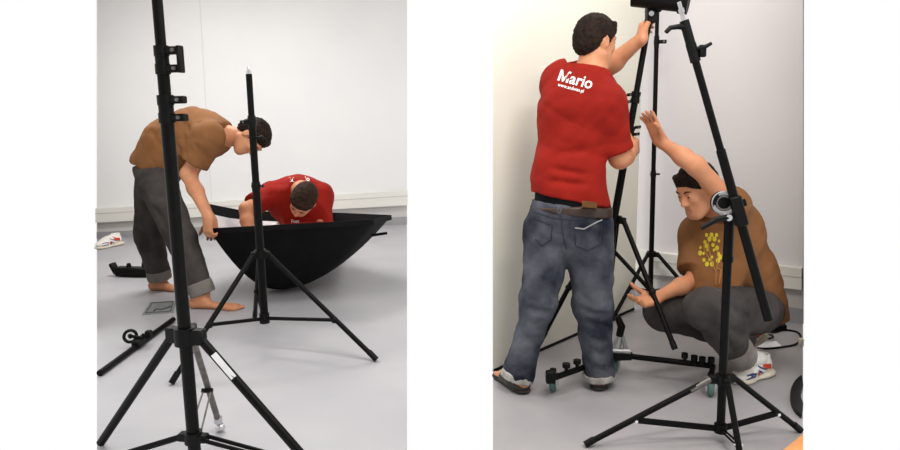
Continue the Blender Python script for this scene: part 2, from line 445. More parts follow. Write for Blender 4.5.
bf.build('swivel_foot', MT['silver'], leg3, 'bright chrome swivel foot')
bh = col_z(437); br = MB().tube(bh-up*.02, bh+up*.02, .031, n=18)
ends = [flo(108, 462)+V(0, 0, .012), L(starts[1], feet[1], .9), L(starts[2], feet[2], .55)]
for f in ends[:2]:
    d = nrm((f-bh)*V(1, 1, 0)); br.box(bh+d*.035, (.018, .017, .014), (d, np.cross(up, d), up), .25)
br.build('brace_hub', MT['plastic'], t)
d0 = nrm((ends[0]-bh)*V(1, 1, 0)); MB().tube(bh+d0*.04, ends[0], .011, n=12).build('brace', MT['black'], t)
d1 = nrm((ends[1]-bh)*V(1, 1, 0)); e1 = np.cross(up, d1)
for sg in (-1, 1): MB().tube(bh+d1*.04+e1*.016*sg, ends[1]+e1*.013*sg, .0075, n=10).build('brace', MT['black'], t)
for sg in (-1, 1): MB().tube(bh+V(.02*sg, .02, .01), ends[2]+V(.014*sg, 0, 0), .0035, n=8).build('brace', MT['greymetal'], t, 'thin grey brace rod')
MB().tube(ends[2]-V(.02, 0, 0), ends[2]+V(.02, 0, 0), .009, n=10).build('brace_joint', MT['plastic'], t)

# --- shorter stand, left photograph
base = flo(266.5, 349)
t = thing('light_stand', 'shorter black light stand with a bare silver spigot, in front of the softbox', 'light stand', base, 'black light stands')
MB().tube(col_z(322), col_z(186), .0205, n=18).build('lower_tube', MT['black'], t)
MB().tube(col_z(186), col_z(124), .018, n=18).build('middle_tube', MT['black'], t)
MB().tube(col_z(124), col_z(74), .0155, n=18).build('upper_tube', MT['black'], t)
MB().tube(col_z(75), col_z(71), .0125, n=14).tube(col_z(71), col_z(69), .008, n=12).tube(col_z(69), col_z(66.5), .0105, .007, n=12).build('spigot', MT['silver'], t, 'bright steel spigot tip')
o = clamp('clamp_collar', col_z(122), up, .018, nrm(V(-1, -.3, 0)), MT['plastic'], t, 1, .8)
o = clamp('clamp_collar', col_z(186), up, .0195, nrm(V(1, -.3, 0)), MT['plastic'], t, 1, .5)
kk = col_z(138); MB().tube(kk, kk+V(.045, -.02, 0), .008, n=10).ball(kk+V(.05, -.022, 0), .013).build('knob', MT['plastic'], t)
hubp = col_z(254); hub = MB().tube(hubp-up*.022, hubp+up*.022, .03, n=18)
feet = [flo(172, 385), flo(376, 361.5), flo(255, 318)]; starts = []
for f in feet:
    d = nrm((f-hubp)*V(1, 1, 0)); hub.box(hubp+d*.035, (.02, .014, .018), (d, np.cross(up, d), up), .25); starts.append(hubp+d*.05)
hub.build('leg_hub', MT['plastic'], t)
bh = col_z(318); br = MB().tube(bh-up*.026, bh+up*.026, .026, n=16)
for f, s0 in zip(feet, starts):
    lg = MB().tube(s0, f+V(0, 0, .012), .0125, n=12).build('leg', MT['black'], t)
    d = nrm(f-s0); MB().tube(f+V(0, 0, .014)-d*.05, f+V(0, 0, .012)+d*.004, .0148, n=12).build('rubber_foot', MT['plastic'], lg)
    k = L(s0, f, .56 if f is not feet[1] else .62); d = nrm((k-bh)*V(1, 1, 0))
    MB().tube(bh+d*.02, k, .0095, n=10).build('brace', MT['black'], t)
    MB().ball(k, .018, 10).build('brace_joint', MT['plastic'], lg)
br.build('brace_hub', MT['plastic'], t)

# --- fallen dolly leg with castor, left photograph
a, b_ = flo(100, 376.5)+V(0, 0, .016), flo(173.5, 322)+V(0, 0, .016)
t = thing('castor_leg', 'loose black tube with a castor wheel lying on the floor at the left', 'dolly leg', (a+b_)/2*V(1, 1, 0))
MB().tube(a, b_, .0155, n=14).build('tube', MT['black'], t)
d = nrm(b_-a); m_ = L(a, b_, .47); w = m_+V(-.035, -.01, .052); wh = MB(); fk = MB()
wh.ring(w, nrm(V(.55, -.8, .15)), .031, .0085, 22, 8); wh.tube(w-V(.006, -.009, 0), w+V(.006, -.009, 0), .012, n=12)
wh.build('wheel', MT['plastic'], t)
fk.box(m_+V(.005, 0, .016), (.05, .022, .02), (d, np.cross(up, d), up), .3).box(m_+V(.05, .02, .052), (.016, .018, .02), None, .3).tube(m_+V(0, 0, .02), m_+V(.03, .02, .05), .014, n=10).tube(w, m_+V(.02, 0, .04), .009, n=8)
fk.build('castor_bracket', MT['plastic'], t)

# --- black bracket on the floor, left photograph
a, b_ = flo(117.5, 276)+V(0, 0, .03), flo(150, 277)+V(0, 0, .03); d = nrm(b_-a); e = np.cross(up, d)
t = thing('tilting_bracket', 'small black bracket lying on the floor behind the bending man', 'bracket', (a+b_)/2*V(1, 1, 0))
ln = np.linalg.norm(b_-a)/2
MB().box((a+b_)/2+V(0, 0, .01), (ln, .04, .036), (d, e, up), .3).build('bar', MT['plastic'], t)
MB().box(a-d*.02+V(0, 0, .032), (.016, .03, .045), (nrm(d+up*.5), e, nrm(up-d*.5)), .4).build('end_plate', MT['plastic'], t)
MB().tube(L(a, b_, .38)+V(0, 0, .03), L(a, b_, .38)+V(0, 0, .075), .024, .014, n=12).build('knob', MT['plastic'], t)
MB().tube(L(a, b_, .85)+V(0, 0, .03), L(a, b_, .85)+V(0, 0, .085), .02, .016, n=12).build('knob', MT['plastic'], t)

# --- flat card on the floor, left photograph
q = [flo(141.7, 315.3), flo(173.6, 313), flo(176, 301), flo(150, 302.8)]; c = sum(q)/4
t = thing('printed_card', 'flat grey printed card lying on the floor in front of the bending man', 'card', c)
solid('sheet', [p+V(0, 0, .004) for p in q], (0, 0, -.0035), MT['card'], t)
qi = [L(p, c, .2)+V(0, 0, .0055) for p in q]
b = MB()
for i in range(4): b.tube(qi[i], qi[(i+1) % 4], .004, n=6)
b.path([L(qi[0], qi[2], x)+ (qi[1]-qi[0])*y for x, y in ((.12, .2), (.3, .08), (.22, .4), (.42, .5), (.5, .42))], .007, n=6)
b.build('print', MT['cardprint'], t, 'dark printed outline')

# --- octagonal softbox
cen = flo(281, 288.5)
RIM = [at(391, 216, 4.95), at(337, 213.5, 5.5), at(245, 212, 5.4), at(199, 203, 4.95), at(209, 229.5, 4.35), at(255, 227, 4.2), at(322, 223.5, 4.25), at(373, 220.5, 4.45)]
rc = sum(RIM)/8
t = thing('octagonal_softbox', 'large black octagonal softbox with silver lining lying open on the floor', 'softbox', cen)
def rim_pt(q, sc=1.0):
    k = int(q) % 8; p = L(RIM[k], RIM[(k+1) % 8], q-int(q)); return rc+(p-rc)*V(sc, sc, 1)
def dish_pt(q, s, sc=1.0, lift=0.0):
    p = rim_pt(q, sc); j = q-int(q); zf = s**1.88*(1-.05*math.sin(math.pi*j)*math.sin(math.pi*s))
    return V(cen[0]+(p[0]-cen[0])*s, cen[1]+(p[1]-cen[1])*s, .004+lift+(p[2]-.004-lift)*zf)
def dish(sc, lift, ns=14, m_=4):
    n = 8*m_; vs = [dish_pt(k/m_, i/ns, sc, lift) for i in range(ns+1) for k in range(n)]
    return vs, [(i*n+k, i*n+(k+1) % n, (i+1)*n+(k+1) % n, (i+1)*n+k) for i in range(ns) for k in range(n)]
vo, fo = dish(1, 0); vi, fi = dish(.985, .012)
n0 = len(vo); rn = 32; top = 14*rn
fs = [f[::-1] for f in fo]+[tuple(i+n0 for i in f) for f in fi]
fs += [(top+(k+1) % rn, top+k, n0+top+k, n0+top+(k+1) % rn) for k in range(rn)]
mesh_obj('outer_shell', vo+vi, fs, MT['darkcloth'], t, True, 35)
v2, f2 = dish(.968, .03); k = 13*rn; rg = random.Random(3)
v2 = [np.asarray(p)+V(0, 0, rg.uniform(-.004, .004)) for p in v2]
mesh_obj('silver_lining', v2, [f for f in f2 if max(f) < k+rn], MT['silvercloth'], t, True, 60, 'crumpled silver inner lining')
b = MB(); hb = .035
for k in range(8):
    p0, p1 = RIM[k], RIM[(k+1) % 8]; m_ = (p0+p1)/2; dl = nrm(p1-p0); dr = np.cross(dl, up)
    b.box(m_+V(0, 0, -hb*.3), (np.linalg.norm(p1-p0)/2+.003, .004, hb/2), (dl, nrm(dr), nrm(np.cross(nrm(dr), dl))*-1), .3)
b.build('rim_band', MT['darkcloth'], t)
for k in range(8):
    MB().path([dish_pt(k, i/14, .955, .036) for i in range(2, 14)], .005, 8).build('rib', MT['black'], t)
p = dish_pt(7.6, .88); MB().box(p+V(.05, .02, -.005), (.055, .012, .008), (nrm(V(1, .2, .1)), nrm(V(-.2, 1, 0)), nrm(V(-.1, 0, 1))), .3).build('strap_tab', MT['darkcloth'], t)
# ---------------------------------------------------------------- right-hand photograph: stands
# --- boom stand
base = flo(720, 441, ZR)
t = thing('boom_stand', 'black boom stand with tilted boom arm and round pivot, nearest in the right-hand room', 'boom stand', base)
MB().tube(col_z(432), col_z(262), .0165, n=20).build('lower_tube', MT['black'], t)
MB().tube(col_z(262), col_z(217), .0185, n=20).tube(col_z(262), col_z(256), .021, n=20).tube(col_z(224), col_z(217), .021, n=20).build('upper_tube', MT['black'], t)
Yb = base[1]
piv = at(728, 206, Yb-.03)
bt, bb = at(684.5, 22, Yb-.02), at(768.5, 320, Yb-.10)
bd_ = nrm(bb-bt)
boom = MB().tube(L(bt, bb, .42), bb, .017, n=18).build('boom_arm', MT['black'], t)
MB().tube(bt, L(bt, bb, .45), .0135, n=16).build('inner_boom_tube', MT['black'], boom)
MB().tube(bt-bd_*.005, bt+bd_*.085, .0175, n=16).build('tip_socket', MT['plastic'], boom)
MB().tube(bt-bd_*.005, bt-bd_*.035, .008, n=12).tube(bt-bd_*.035, bt-bd_*.05, .011, n=12).tube(bt-bd_*.05, bt-bd_*.075, .0075, n=12).build('spigot', MT['silver'], boom, 'bright steel spigot')
MB().tube(L(bt, bb, .07), L(bt, bb, .13), .019, n=16).box(L(bt, bb, .10)+V(.03, -.01, .005), (.012, .012, .022), None, .3).build('clamp_collar', MT['plastic'], boom)
h = bt+bd_*.02; MB().path([h, h+V(-.03, -.01, .002), h+V(-.062, -.015, -.002), h+V(-.078, -.016, -.018)], [.012, .010, .009, .008], 10).build('locking_lever', MT['plastic'], boom)
h = L(bt, bb, .09); MB().path([h, h+V(.04, -.02, .008), h+V(.062, -.02, .02)], [.008, .008, .006], 8).build('locking_lever', MT['plastic'], boom)
fwd = nrm(V(-.25, -1, .1)); x_, y_, z_ = frame(fwd)
pc = at(724, 203, Yb-.05)
MB().tube(pc+V(0, .03, 0), pc, .042, n=28).build('pivot_disc', MT['plastic'], t)
MB().ring(pc+fwd*.004, fwd, .038, .0075, 32, 8, sq=.6).build('scale_ring', MT['alu'], t, 'silver graduated scale ring')
MB().ring(pc+fwd*.005, fwd, .026, .004, 28, 8, sq=.6).build('inner_ring', MT['greymetal'], t)
bx = np.cross(bd_, V(0, -1, 0)); MB().box(L(bt, bb, .625)+V(0, -.004, 0), (.02, .022, .058), (nrm(bx), V(0, 1, 0), bd_), .25).build('boom_clamp', MT['plastic'], t)
kn = at(728, 217.5, Yb-.09); MB().path([kn, at(716, 219.5, Yb-.1), at(701, 228.5, Yb-.1)], [.012, .012, .0075], 10).build('pivot_lever', MT['plastic'], t)
MB().tube(kn+V(0, .05, 0), kn-V(0, .012, 0), .012, n=14).build('pivot_bolt', MT['silver'], t, 'bright pivot bolt')
k2 = at(743, 203, Yb-.07); MB().tube(at(734, 204, Yb-.05), k2, .007, n=10).box(k2, (.012, .006, .014), (nrm(V(1, 0, .4)), V(0, 1, 0), nrm(V(-.4, 0, 1))), .4).build('wing_knob', MT['plastic'], t)
MB().tube(col_z(219), pc+V(0, .03, -.03), .018, n=12).build('pivot_neck', MT['plastic'], t)
hubp = col_z(379); hub = MB().tube(hubp-up*.018, hubp+up*.018, .028, n=18)
feet = [flo(585.5, 447, ZR), flo(800, 432.5, ZR), flo(741.5, 466, ZR)]; starts = []
for f in feet:
    d = nrm((f-hubp)*V(1, 1, 0)); hub.box(hubp+d*.034, (.02, .012, .016), (d, np.cross(up, d), up), .25); starts.append(hubp+d*.05)
hub.build('leg_hub', MT['plastic'], t)
bh = col_z(428); br = MB().tube(bh-up*.018, bh+up*.018, .025, n=16)
for f, s0, kf in zip(feet, starts, (.60, .64, .75)):
    lg = MB().tube(s0, f+V(0, 0, .011), .012, n=12).build('leg', MT['black'], t)
    MB().tube(s0-up*0, L(s0, f, .16), .0128, n=12).build('bright_leg_end', MT['greymetal'], lg, 'bare steel upper end') if f is feet[0] else None
    d = nrm(f-s0); MB().tube(f+V(0, 0, .012)-d*.04, f+V(0, 0, .011)+d*.003, .0142, n=12).build('rubber_foot', MT['plastic'], lg)
    k = L(s0, f, kf); d = nrm((k-bh)*V(1, 1, 0)); e = np.cross(up, d)
    if f is feet[2]:
        for sg in (-1, 1): MB().tube(bh+d*.02+e*.008*sg, k+e*.008*sg, .004, n=8).build('brace', MT['black'], t)
    else:
        MB().box((bh+d*.02+k)/2, (np.linalg.norm(k-bh-d*.02)/2, .006, .0115), (nrm(k-bh-d*.02), e, nrm(np.cross(nrm(k-bh-d*.02), e))), .2).build('brace', MT['black'], t)
    MB().tube(k-e*.018, k+e*.018, .0065, n=10).build('brace_bolt', MT['silver'], lg, 'bright bolt at the brace joint')
br.build('brace_hub', MT['plastic'], t)

# --- stand held by the man in red
Yh = 3.5
top, bot = at(650.5, 12, Yh), at(612, 231, Yh-.02); ax = nrm(top-bot)
t = thing('light_stand', 'leaning black light stand with folded legs, held up by the man in red', 'light stand', at(612, 231, Yh-.02), 'black light stands')
MB().tube(bot, L(bot, top, .47), .0185, n=18).build('lower_tube', MT['black'], t)
MB().tube(L(bot, top, .47), L(bot, top, .62), .0165, n=18).build('middle_tube', MT['black'], t)
MB().tube(L(bot, top, .62), top, .0145, n=18).build('upper_tube', MT['black'], t)
clamp('clamp_collar', L(bot, top, .465), ax, .021, nrm(V(1, -.3, .1)), MT['plastic'], t, 2, .62)
clamp('clamp_collar', L(bot, top, .62), ax, .0185, nrm(V(-1, -.3, -.1)), MT['plastic'], t, 2, .62)
hubp = at(615.5, 219, Yh); hub = MB().tube(hubp-ax*.02, hubp+ax*.02, .03, n=16)
feet = [at(675, 349, 3.08), at(542.5, 337.5, Yh-.05), at(604, 338, Yh+.25)]
for f in feet:
    d = nrm(f-hubp); d = nrm(d-ax*np.dot(d, ax)); hub.box(hubp+d*.04, (.022, .013, .017), (d, np.cross(ax, d), ax), .25)
    s0 = hubp+d*.055; lg = MB().tube(s0, f, .0125, n=12).build('leg', MT['black'], t)
    dd = nrm(f-s0); MB().tube(f-dd*.035, f, .0145, n=12).build('rubber_foot', MT['plastic'], lg)
    k = L(s0, f, .58); sb = at(613, 250, Yh)
    MB().tube(sb, k, .0105, n=10).build('brace', MT['black'], t)
    MB().ball(k, .018, 10).build('brace_joint', MT['plastic'], lg)
hub.build('leg_hub', MT['plastic'], t)
sb = at(613, 250, Yh); MB().tube(bot+ax*.02, at(609.5, 253, Yh), .024, n=16).build('brace_hub', MT['plastic'], t)
# flash head on that stand
a, b_ = at(633, -4.5, Yh-.02), at(689, 1.5, Yh-.12); d = nrm(b_-a)
fh = thing('flash_head', 'black cylindrical flash head on top of the leaning stand held by the man in red', 'flash head', top)
MB().tube(a, L(a, b_, .86), .052, n=32).build('housing', MT['plastic'], fh)
MB().tube(L(a, b_, .84), b_, .060, n=32).build('front_collar', MT['plastic'], fh)
MB().box(at(651, 15, Yh-.03), (.024, .028, .038), None, .25).build('tilt_bracket', MT['plastic'], fh)
MB().tube(at(651.5, 13.5, Yh-.06), at(651.5, 13.5, Yh-.075), .012, n=14).build('tilt_bolt', MT['silver'], fh, 'bright tilt bolt')
MB().ball(at(659, 9, Yh-.06), .016, 10).build('tilt_knob', MT['plastic'], fh)

# --- rear stand
base = flo(650, 308, ZR)
t = thing('light_stand', 'slim black light stand at the back in front of the grey wall', 'light stand', base, 'black light stands')
MB().tube(col_z(296), col_z(176), .0165, n=16).build('lower_tube', MT['black'], t)
MB().tube(col_z(176), col_z(42), .0145, n=16).build('middle_tube', MT['black'], t)
MB().tube(col_z(42), col_z(-12), .0125, n=16).build('upper_tube', MT['black'], t)
clamp('clamp_collar', col_z(174), up, .0165, nrm(V(1, -.5, 0)), MT['plastic'], t, 1, .5)
clamp('clamp_collar', col_z(42), up, .0145, nrm(V(1, -.3, 0)), MT['plastic'], t, 1, .95)
hubp = col_z(254); hub = MB().tube(hubp-up*.018, hubp+up*.018, .03, n=16)
feet = [flo(612, 322, ZR), flo(712, 319, ZR), flo(648, 303.5, ZR)]
feet[2] = V(base[0]+.02, base[1]+.0, ZR)+V(0, .06, 0)
bh = col_z(291); br = MB().tube(bh-up*.02, bh+up*.02, .026, n=14)
for f in feet:
    d = nrm((f-hubp)*V(1, 1, 0)); hub.box(hubp+d*.032, (.02, .012, .016), (d, np.cross(up, d), up), .25); s0 = hubp+d*.048
    lg = MB().tube(s0, f+V(0, 0, .012), .0125, n=12).build('leg', MT['black'], t)
    k = L(s0, f, .5); d = nrm((k-bh)*V(1, 1, 0)); MB().tube(bh, k, .009, n=10).build('brace', MT['black'], t)
    MB().ball(k, .016, 10).build('brace_joint', MT['plastic'], lg)
hub.build('leg_hub', MT['plastic'], t); br.build('brace_hub', MT['plastic'], t)

# --- wheeled dolly base
zb = ZR+.105
J = at(620, 350, 3.72); J = V(J[0], J[1], zb)
def dz(u, v): return flo(u, v, zb)
J = dz(619, 355)
e1, e2 = dz(549, 379.5), dz(713, 366)
t = thing('wheeled_dolly', 'low black tripod dolly on green castor wheels around the feet of the man in red', 'dolly', V(J[0], J[1], ZR))
MB().tube(J, e1, .0145, n=12).build('arm', MT['black'], t)
MB().tube(J, e2, .0145, n=12).build('arm', MT['black'], t)
MB().box(J+V(0, 0, .004), (.06, .04, .022), None, .3).build('centre_joint', MT['plastic'], t)
sl = MB().path([J+V(-.02, 0, .02), J+V(0.005, 0, .11)], [.028, .012], 10).path([J+V(.035, -.02, .02), J+V(.012, 0, .11)], [.012, .01], 8).tube(J+V(-.045, -.02, .03), J+V(.05, -.03, .028), .014, n=10)
sl.build('joint_bracket', MT['alu'], t, 'bright metal bracket at the joint')
MB().path([J+V(.0, 0, .10), J+V(.01, 0, .15), J+V(-.01, .01, .2)], [.018, .02, .016], 10).build('joint_knob', MT['plastic'], t)
for e_, w_ in ((e1, flo(553, 391.5, ZR)), (e2, flo(710.5, 396, ZR)), (None, J+V(-.01, .03, -.105))):
    r = .041; wc = V(w_[0], w_[1], ZR+r); wb = MB(); fk = MB(); caster(wb, fk, wc, r, nrm(V(1, -.35, 0)))
    f_ = fk.build('castor_fork', MT['silver'], t, 'bright castor fork'); wb.build('wheel', MT['green'], f_, 'green rubber wheel')
    if e_ is not None: MB().tube(V(wc[0], wc[1], ZR+r*2.4), V(wc[0], wc[1], zb+.01), .016, n=12).tube(V(wc[0], wc[1], zb), e_, .013, n=10).build('castor_socket', MT['plastic'], t)
d1 = nrm(e1-J); d2 = nrm(e2-J)
for k in (.62, .77): 
    p = L(J, e1, k); MB().tube(p, p+V(0, 0, .034), .009, n=10).tube(p+V(0, 0, .03), p+V(0, 0, .05), .019, n=12).build('clamp_knob', MT['plastic'], t)
for k in (.98,):
    p = L(J, e1, k); MB().box(p+V(0, 0, .01), (.022, .018, .03), None, .3).build('end_block', MT['plastic'], t)
for u_, v_ in ((684.5, 355.5), (694, 358), (702, 359.5), (711, 360)):
    p = dz(u_, v_+7); MB().tube(p, p+V(0, 0, .03), .008, n=10).tube(p+V(0, 0, .024), p+V(0, 0, .048), .016, n=12).build('clamp_knob', MT['plastic'], t)

# --- cables, paper, ring and board on the right
def cord(pts, r, name, label, cat):
    P = [flo(u, v, ZR)+V(0, 0, r+dz_) for u, v, dz_ in pts]; Q = []
    for i in range(len(P)-1):
        p0, p1, p2, p3 = P[max(i-1, 0)], P[i], P[i+1], P[min(i+2, len(P)-1)]
        for j in range(6):
            s = j/6; Q.append(.5*(2*p1+(p2-p0)*s+(2*p0-5*p1+4*p2-p3)*s*s+(3*p1-p0-3*p2+p3)*s**3))
    Q.append(P[-1]); b = MB(); b.path(Q, r, 8); o = b.build(name, MT['plastic'], None, origin=sum(P)/len(P)*V(1, 1, 0)+V(0, 0, ZR)); return tag(o, label, cat)
cord([(752, 333, 0), (772, 332, 0), (786, 331, 0), (797, 333, 0), (800.5, 338, 0), (796, 345, 0), (782, 348, 0), (766, 349.5, 0), (757, 349, 0)], .0058, 'cable', 'long black cable looping on the floor round the white sheet at the right', 'cable')
cord([(757, 340, 0), (766, 337, .01), (773, 339, .01), (768, 343, .018), (759, 342, .01), (765, 336, .016), (776, 333, 0), (785, 329, 0), (783, 323, 0), (777, 321, 0)], .0058, 'cable', 'short coiled black cable next to the seat of the squatting man', 'cable')
p = flo(779, 331, ZR); q = [flo(757, 350.5, ZR), flo(783, 347.5, ZR), flo(776, 341.5, ZR), flo(757, 343, ZR)]
pl = MB().box(p+V(0, 0, .02), (.045, .018, .016), (nrm(V(1, .3, 0)), nrm(V(-.3, 1, 0)), V(0, 0, 1)), .35)
tag(pl.build('cable_plug', MT['plastic'], None, origin=p), 'black plug block on the cable at the right-hand wall', 'plug')
o = solid('paper_sheet', [x+V(0, 0, .003) for x in q], (0, 0, -.0025), MT['whitepaper']); tag(o, 'white sheet of paper lying on the floor behind the heel of the squatting man', 'paper')
p = flo(801, 346, ZR); o = MB().box(p+V(0, 0, .022), (.012, .014, .024), None, .4).build('cable_connector', MT['sole'], None, origin=p); tag(o, 'tiny beige connector on the floor at the right edge', 'connector')
c = flo(813.5, 399, ZR); rr = .103
b = MB(); vs = []; fs = []; N = 18
for i in range(N+1):
    y = -1+2*i/N; th = math.asin(max(-1, min(1, y*.86)))
    pts = []
    for k, rad in enumerate((23.5, 13.0)):
        u = 813.5-rad*math.cos(th)*1.0; v = 399+rad*1.0*math.sin(th)
        pts.append((min(u, 803), v))
    for z in (0.0, .02):
        for (u, v) in pts: vs.append(flo(u, v, ZR)+V(0, 0, .002+z))
for i in range(N):
    a = i*4; n_ = a+4
    fs += [(a+2, n_+2, n_+3, a+3), (a, a+1, n_+1, n_), (a, n_, n_+2, a+2), (a+1, a+3, n_+3, n_+1)]
fs += [(0, 2, 3, 1), (N*4, N*4+1, N*4+3, N*4+2)]
o = mesh_obj('curved_rim', vs, fs, MT['plastic'], None, True, 40, origin=flo(795, 399, ZR)); tag(o, 'flat black curved rim on the floor at the right edge', 'rim')
q = [flo(784, 452, ZR), flo(803, 436.5, ZR), flo(803, 461, ZR), flo(775, 461, ZR)]
o = solid('orange_board', [x+V(0, 0, .012) for x in q], (0, 0, -.0115), MT['orange']); tag(o, 'corner of an orange board in the lower right foreground', 'board')
# ---------------------------------------------------------------- people
def orth(up_, fwd_):
    f = nrm(fwd_); u_ = nrm(np.asarray(up_, float)-f*np.dot(up_, f)); return np.cross(f, u_), f, u_     # right, forward, up
def head(S, c, up_, fwd_, s=1.0):
    """adds a head with a face to the body surface; returns its frame"""
    r, f, u_ = orth(up_, fwd_)
    ax = (r, f, u_); P = lambda x, y, z: np.asarray(c)+s*(x*r+y*f+z*u_)
    S.ell(P(0, -.012, .036), (.074*s, .094*s, .082*s), ax, .02)
    S.ell(P(0, .030, -.035), (.060*s, .062*s, .080*s), ax, .03)
    S.ell(P(0, .050, -.088), (.040*s, .036*s, .028*s), ax, .03)
    S.ell(P(0, .073, -.103), (.018*s, .016*s, .014*s), ax, .02)
    for sg in (-1, 1):
        S.cone(P(.058*sg, -.005, -.055), P(.024*sg, .062, -.098), .022*s, .018*s, .03)
        S.ell(P(.034*sg, .066, -.018), (.022*s, .018*s, .016*s), ax, .02)
    S.ell(P(0, .074, .026), (.052*s, .014*s, .012*s), ax, .02)
    for sg in (-1, 1): S.ell(P(.031*sg, .094, .006), (.018*s, .013*s, .011*s), ax, .012, 's')
    for sg in (-1, 1): S.ell(P(.031*sg, .079, .006), (.0125*s, .0115*s, .0105*s), ax, .003)
    S.cone(P(0, .082, .016), P(0, .106, -.026), .0085*s, .0125*s, .012)
    for sg in (-1, 1): S.ell(P(.011*sg, .096, -.031), (.009*s, .01*s, .008*s), ax, .008)
    S.cone(P(-.018, .084, -.056), P(.018, .084, -.056), .0075*s, .0075*s, .008)
    S.cone(P(-.016, .083, -.068), P(.016, .083, -.068), .0085*s, .0085*s, .006)
    S.ell(P(0, .094, -.0622), (.026*s, .008*s, .0022*s), ax, .004, 's')
    for sg in (-1, 1):
        S.ell(P(.077*sg, -.012, -.004), (.011*s, .020*s, .033*s), (r+f*-.35*sg, f, u_), .008)
        S.ell(P(.087*sg, -.006, .002), (.006*s, .010*s, .018*s), (r+f*-.35*sg, f, u_), .006, 's')
    return c, r, f, u_, s
def hair(fr, m, parent, h=.0055, seed=5, fringe=0.0, name='hair'):
    c, r, f, u_, s = fr; ax = (r, f, u_); P = lambda x, y, z: np.asarray(c)+s*(x*r+y*f+z*u_)
    H = SDF(h)
    H.ell(P(0, -.014, .040), (.083*s, .103*s, .088*s), ax, .02)
    H.ell(P(0, -.060, -.010), (.068*s, .058*s, .070*s), ax, .03)
    H.cut(P(0, .078, .052+fringe), -u_*1.0+f*.85)          # hairline from brow to nape
    H.ell(P(0, .105, .0), (.066*s, .045*s, .066*s), ax, .015, 's')
    for sg in (-1, 1): H.ell(P(.085*sg, .006, -.022), (.03*s, .034*s, .034*s), ax, .01, 's')
    for sg in (-1, 1): H.cone(P(.071*sg, .024, .03), P(.071*sg, .018, -.008), .009*s, .004*s, .01)
    rg = random.Random(seed)
    for i in range(11):
        x = -.064+.0128*i; y = .079*math.sqrt(max(0, 1-(x/.084)**2)); H.cone(P(x*.95, y*.84, .085), P(x+rg.uniform(-.008, .008), y-.004, .052+rg.uniform(-.010, .012)), .012*s, .006*s, .01)
    o = H.build(name, m, parent, .0042, 95, seed)
    b = MB()
    for sg in (-1, 1): b.path([P(.014*sg, .090, .024), P(.030*sg, .089, .031), P(.048*sg, .077, .026)], [.0030*s, .0036*s, .0022*s], 8)
    b.build('eyebrows', m, parent)
    e = MB()
    for sg in (-1, 1): e.ball(P(.031*sg, .0868, .003), .0048*s, 8)
    e.build('eyes', MT['hair'], parent, 'dark eyes')
    return o
def hand(S, w, d, n, side, curl=(.35, .35, .4, .45), s=1.0, thumb=.7, spread=.06, tcurl=.5):
    """w wrist, d finger direction, n palm normal, side=+1 puts the thumb on cross(d,n)"""
    d = nrm(d); n = nrm(np.asarray(n)-d*np.dot(n, d)); l = np.cross(d, n)*side
    S.box(w+d*.048*s, (.050*s, .039*s, .014*s), (d, l, n), .012*s, .02)
    S.cone(w-d*.01, w+d*.03*s, .028*s, .030*s, .02, n, .62)
    for i, (o_, ln) in enumerate(((.031, .070), (.0105, .079), (-.0105, .074), (-.030, .058))):
        dd = nrm(d+l*(1.5-i)*spread); p = w+d*.088*s+l*o_*s; r = .0098*s; a = 0
        for q, fr_ in enumerate((.46, .30, .24)):
            a += curl[i]*(.8, 1.1, .8)[q]
            v = dd*math.cos(a)+n*math.sin(a); p2 = p+v*ln*fr_*s
            S.cone(p, p2, r, r*.93, .004 if q else .008); p = p2; r *= .93
    p = w+d*.022*s+l*.030*s+n*.006; v = nrm(l*math.sin(thumb)+d*math.cos(thumb)+n*.35)
    p1 = p+v*.042*s; v2 = nrm(v+n*tcurl*.6+d*.25); p2 = p1+v2*.033*s; v3 = nrm(v2+n*tcurl*.5); p3 = p2+v3*.026*s
    S.cone(p, p1, .0155*s, .0125*s, .012); S.cone(p1, p2, .0118*s, .0108*s, .005); S.cone(p2, p3, .0108*s, .0088*s, .004)
def foot(S, ank, toe, z, s=1.0):
    d = nrm((toe-ank)*V(1, 1, 0)); l = np.cross(V(0, 0, 1), d); A = np.array([ank[0], ank[1], z]); ln = np.linalg.norm((toe-ank)*V(1, 1, 0))
    S.ell(A-d*.035+V(0, 0, .032), (.036, .032, .032), (d, l, up), .03)
    S.cone(ank, A+d*.05+V(0, 0, .045), .036, .032, .04)
    S.cone(A-d*.01+V(0, 0, .028), A+d*(ln-.06)+V(0, 0, .016), .034, .030, .03, up, .7)
    S.ell(A+d*(ln-.07)+V(0, 0, .016), (.05, .046, .016), (d, l, up), .03)
    for i in range(5):
        o_ = (.034, .014, -.004, -.020, -.034)[i]; e = (.0, -.004, -.010, -.018, -.028)[i]
        S.cone(A+d*(ln-.05+e)+l*o_+V(0, 0, .013), A+d*(ln-.012+e)+l*o_*1.05+V(0, 0, .011), .0105, .0125 if i == 0 else .0095, .006)
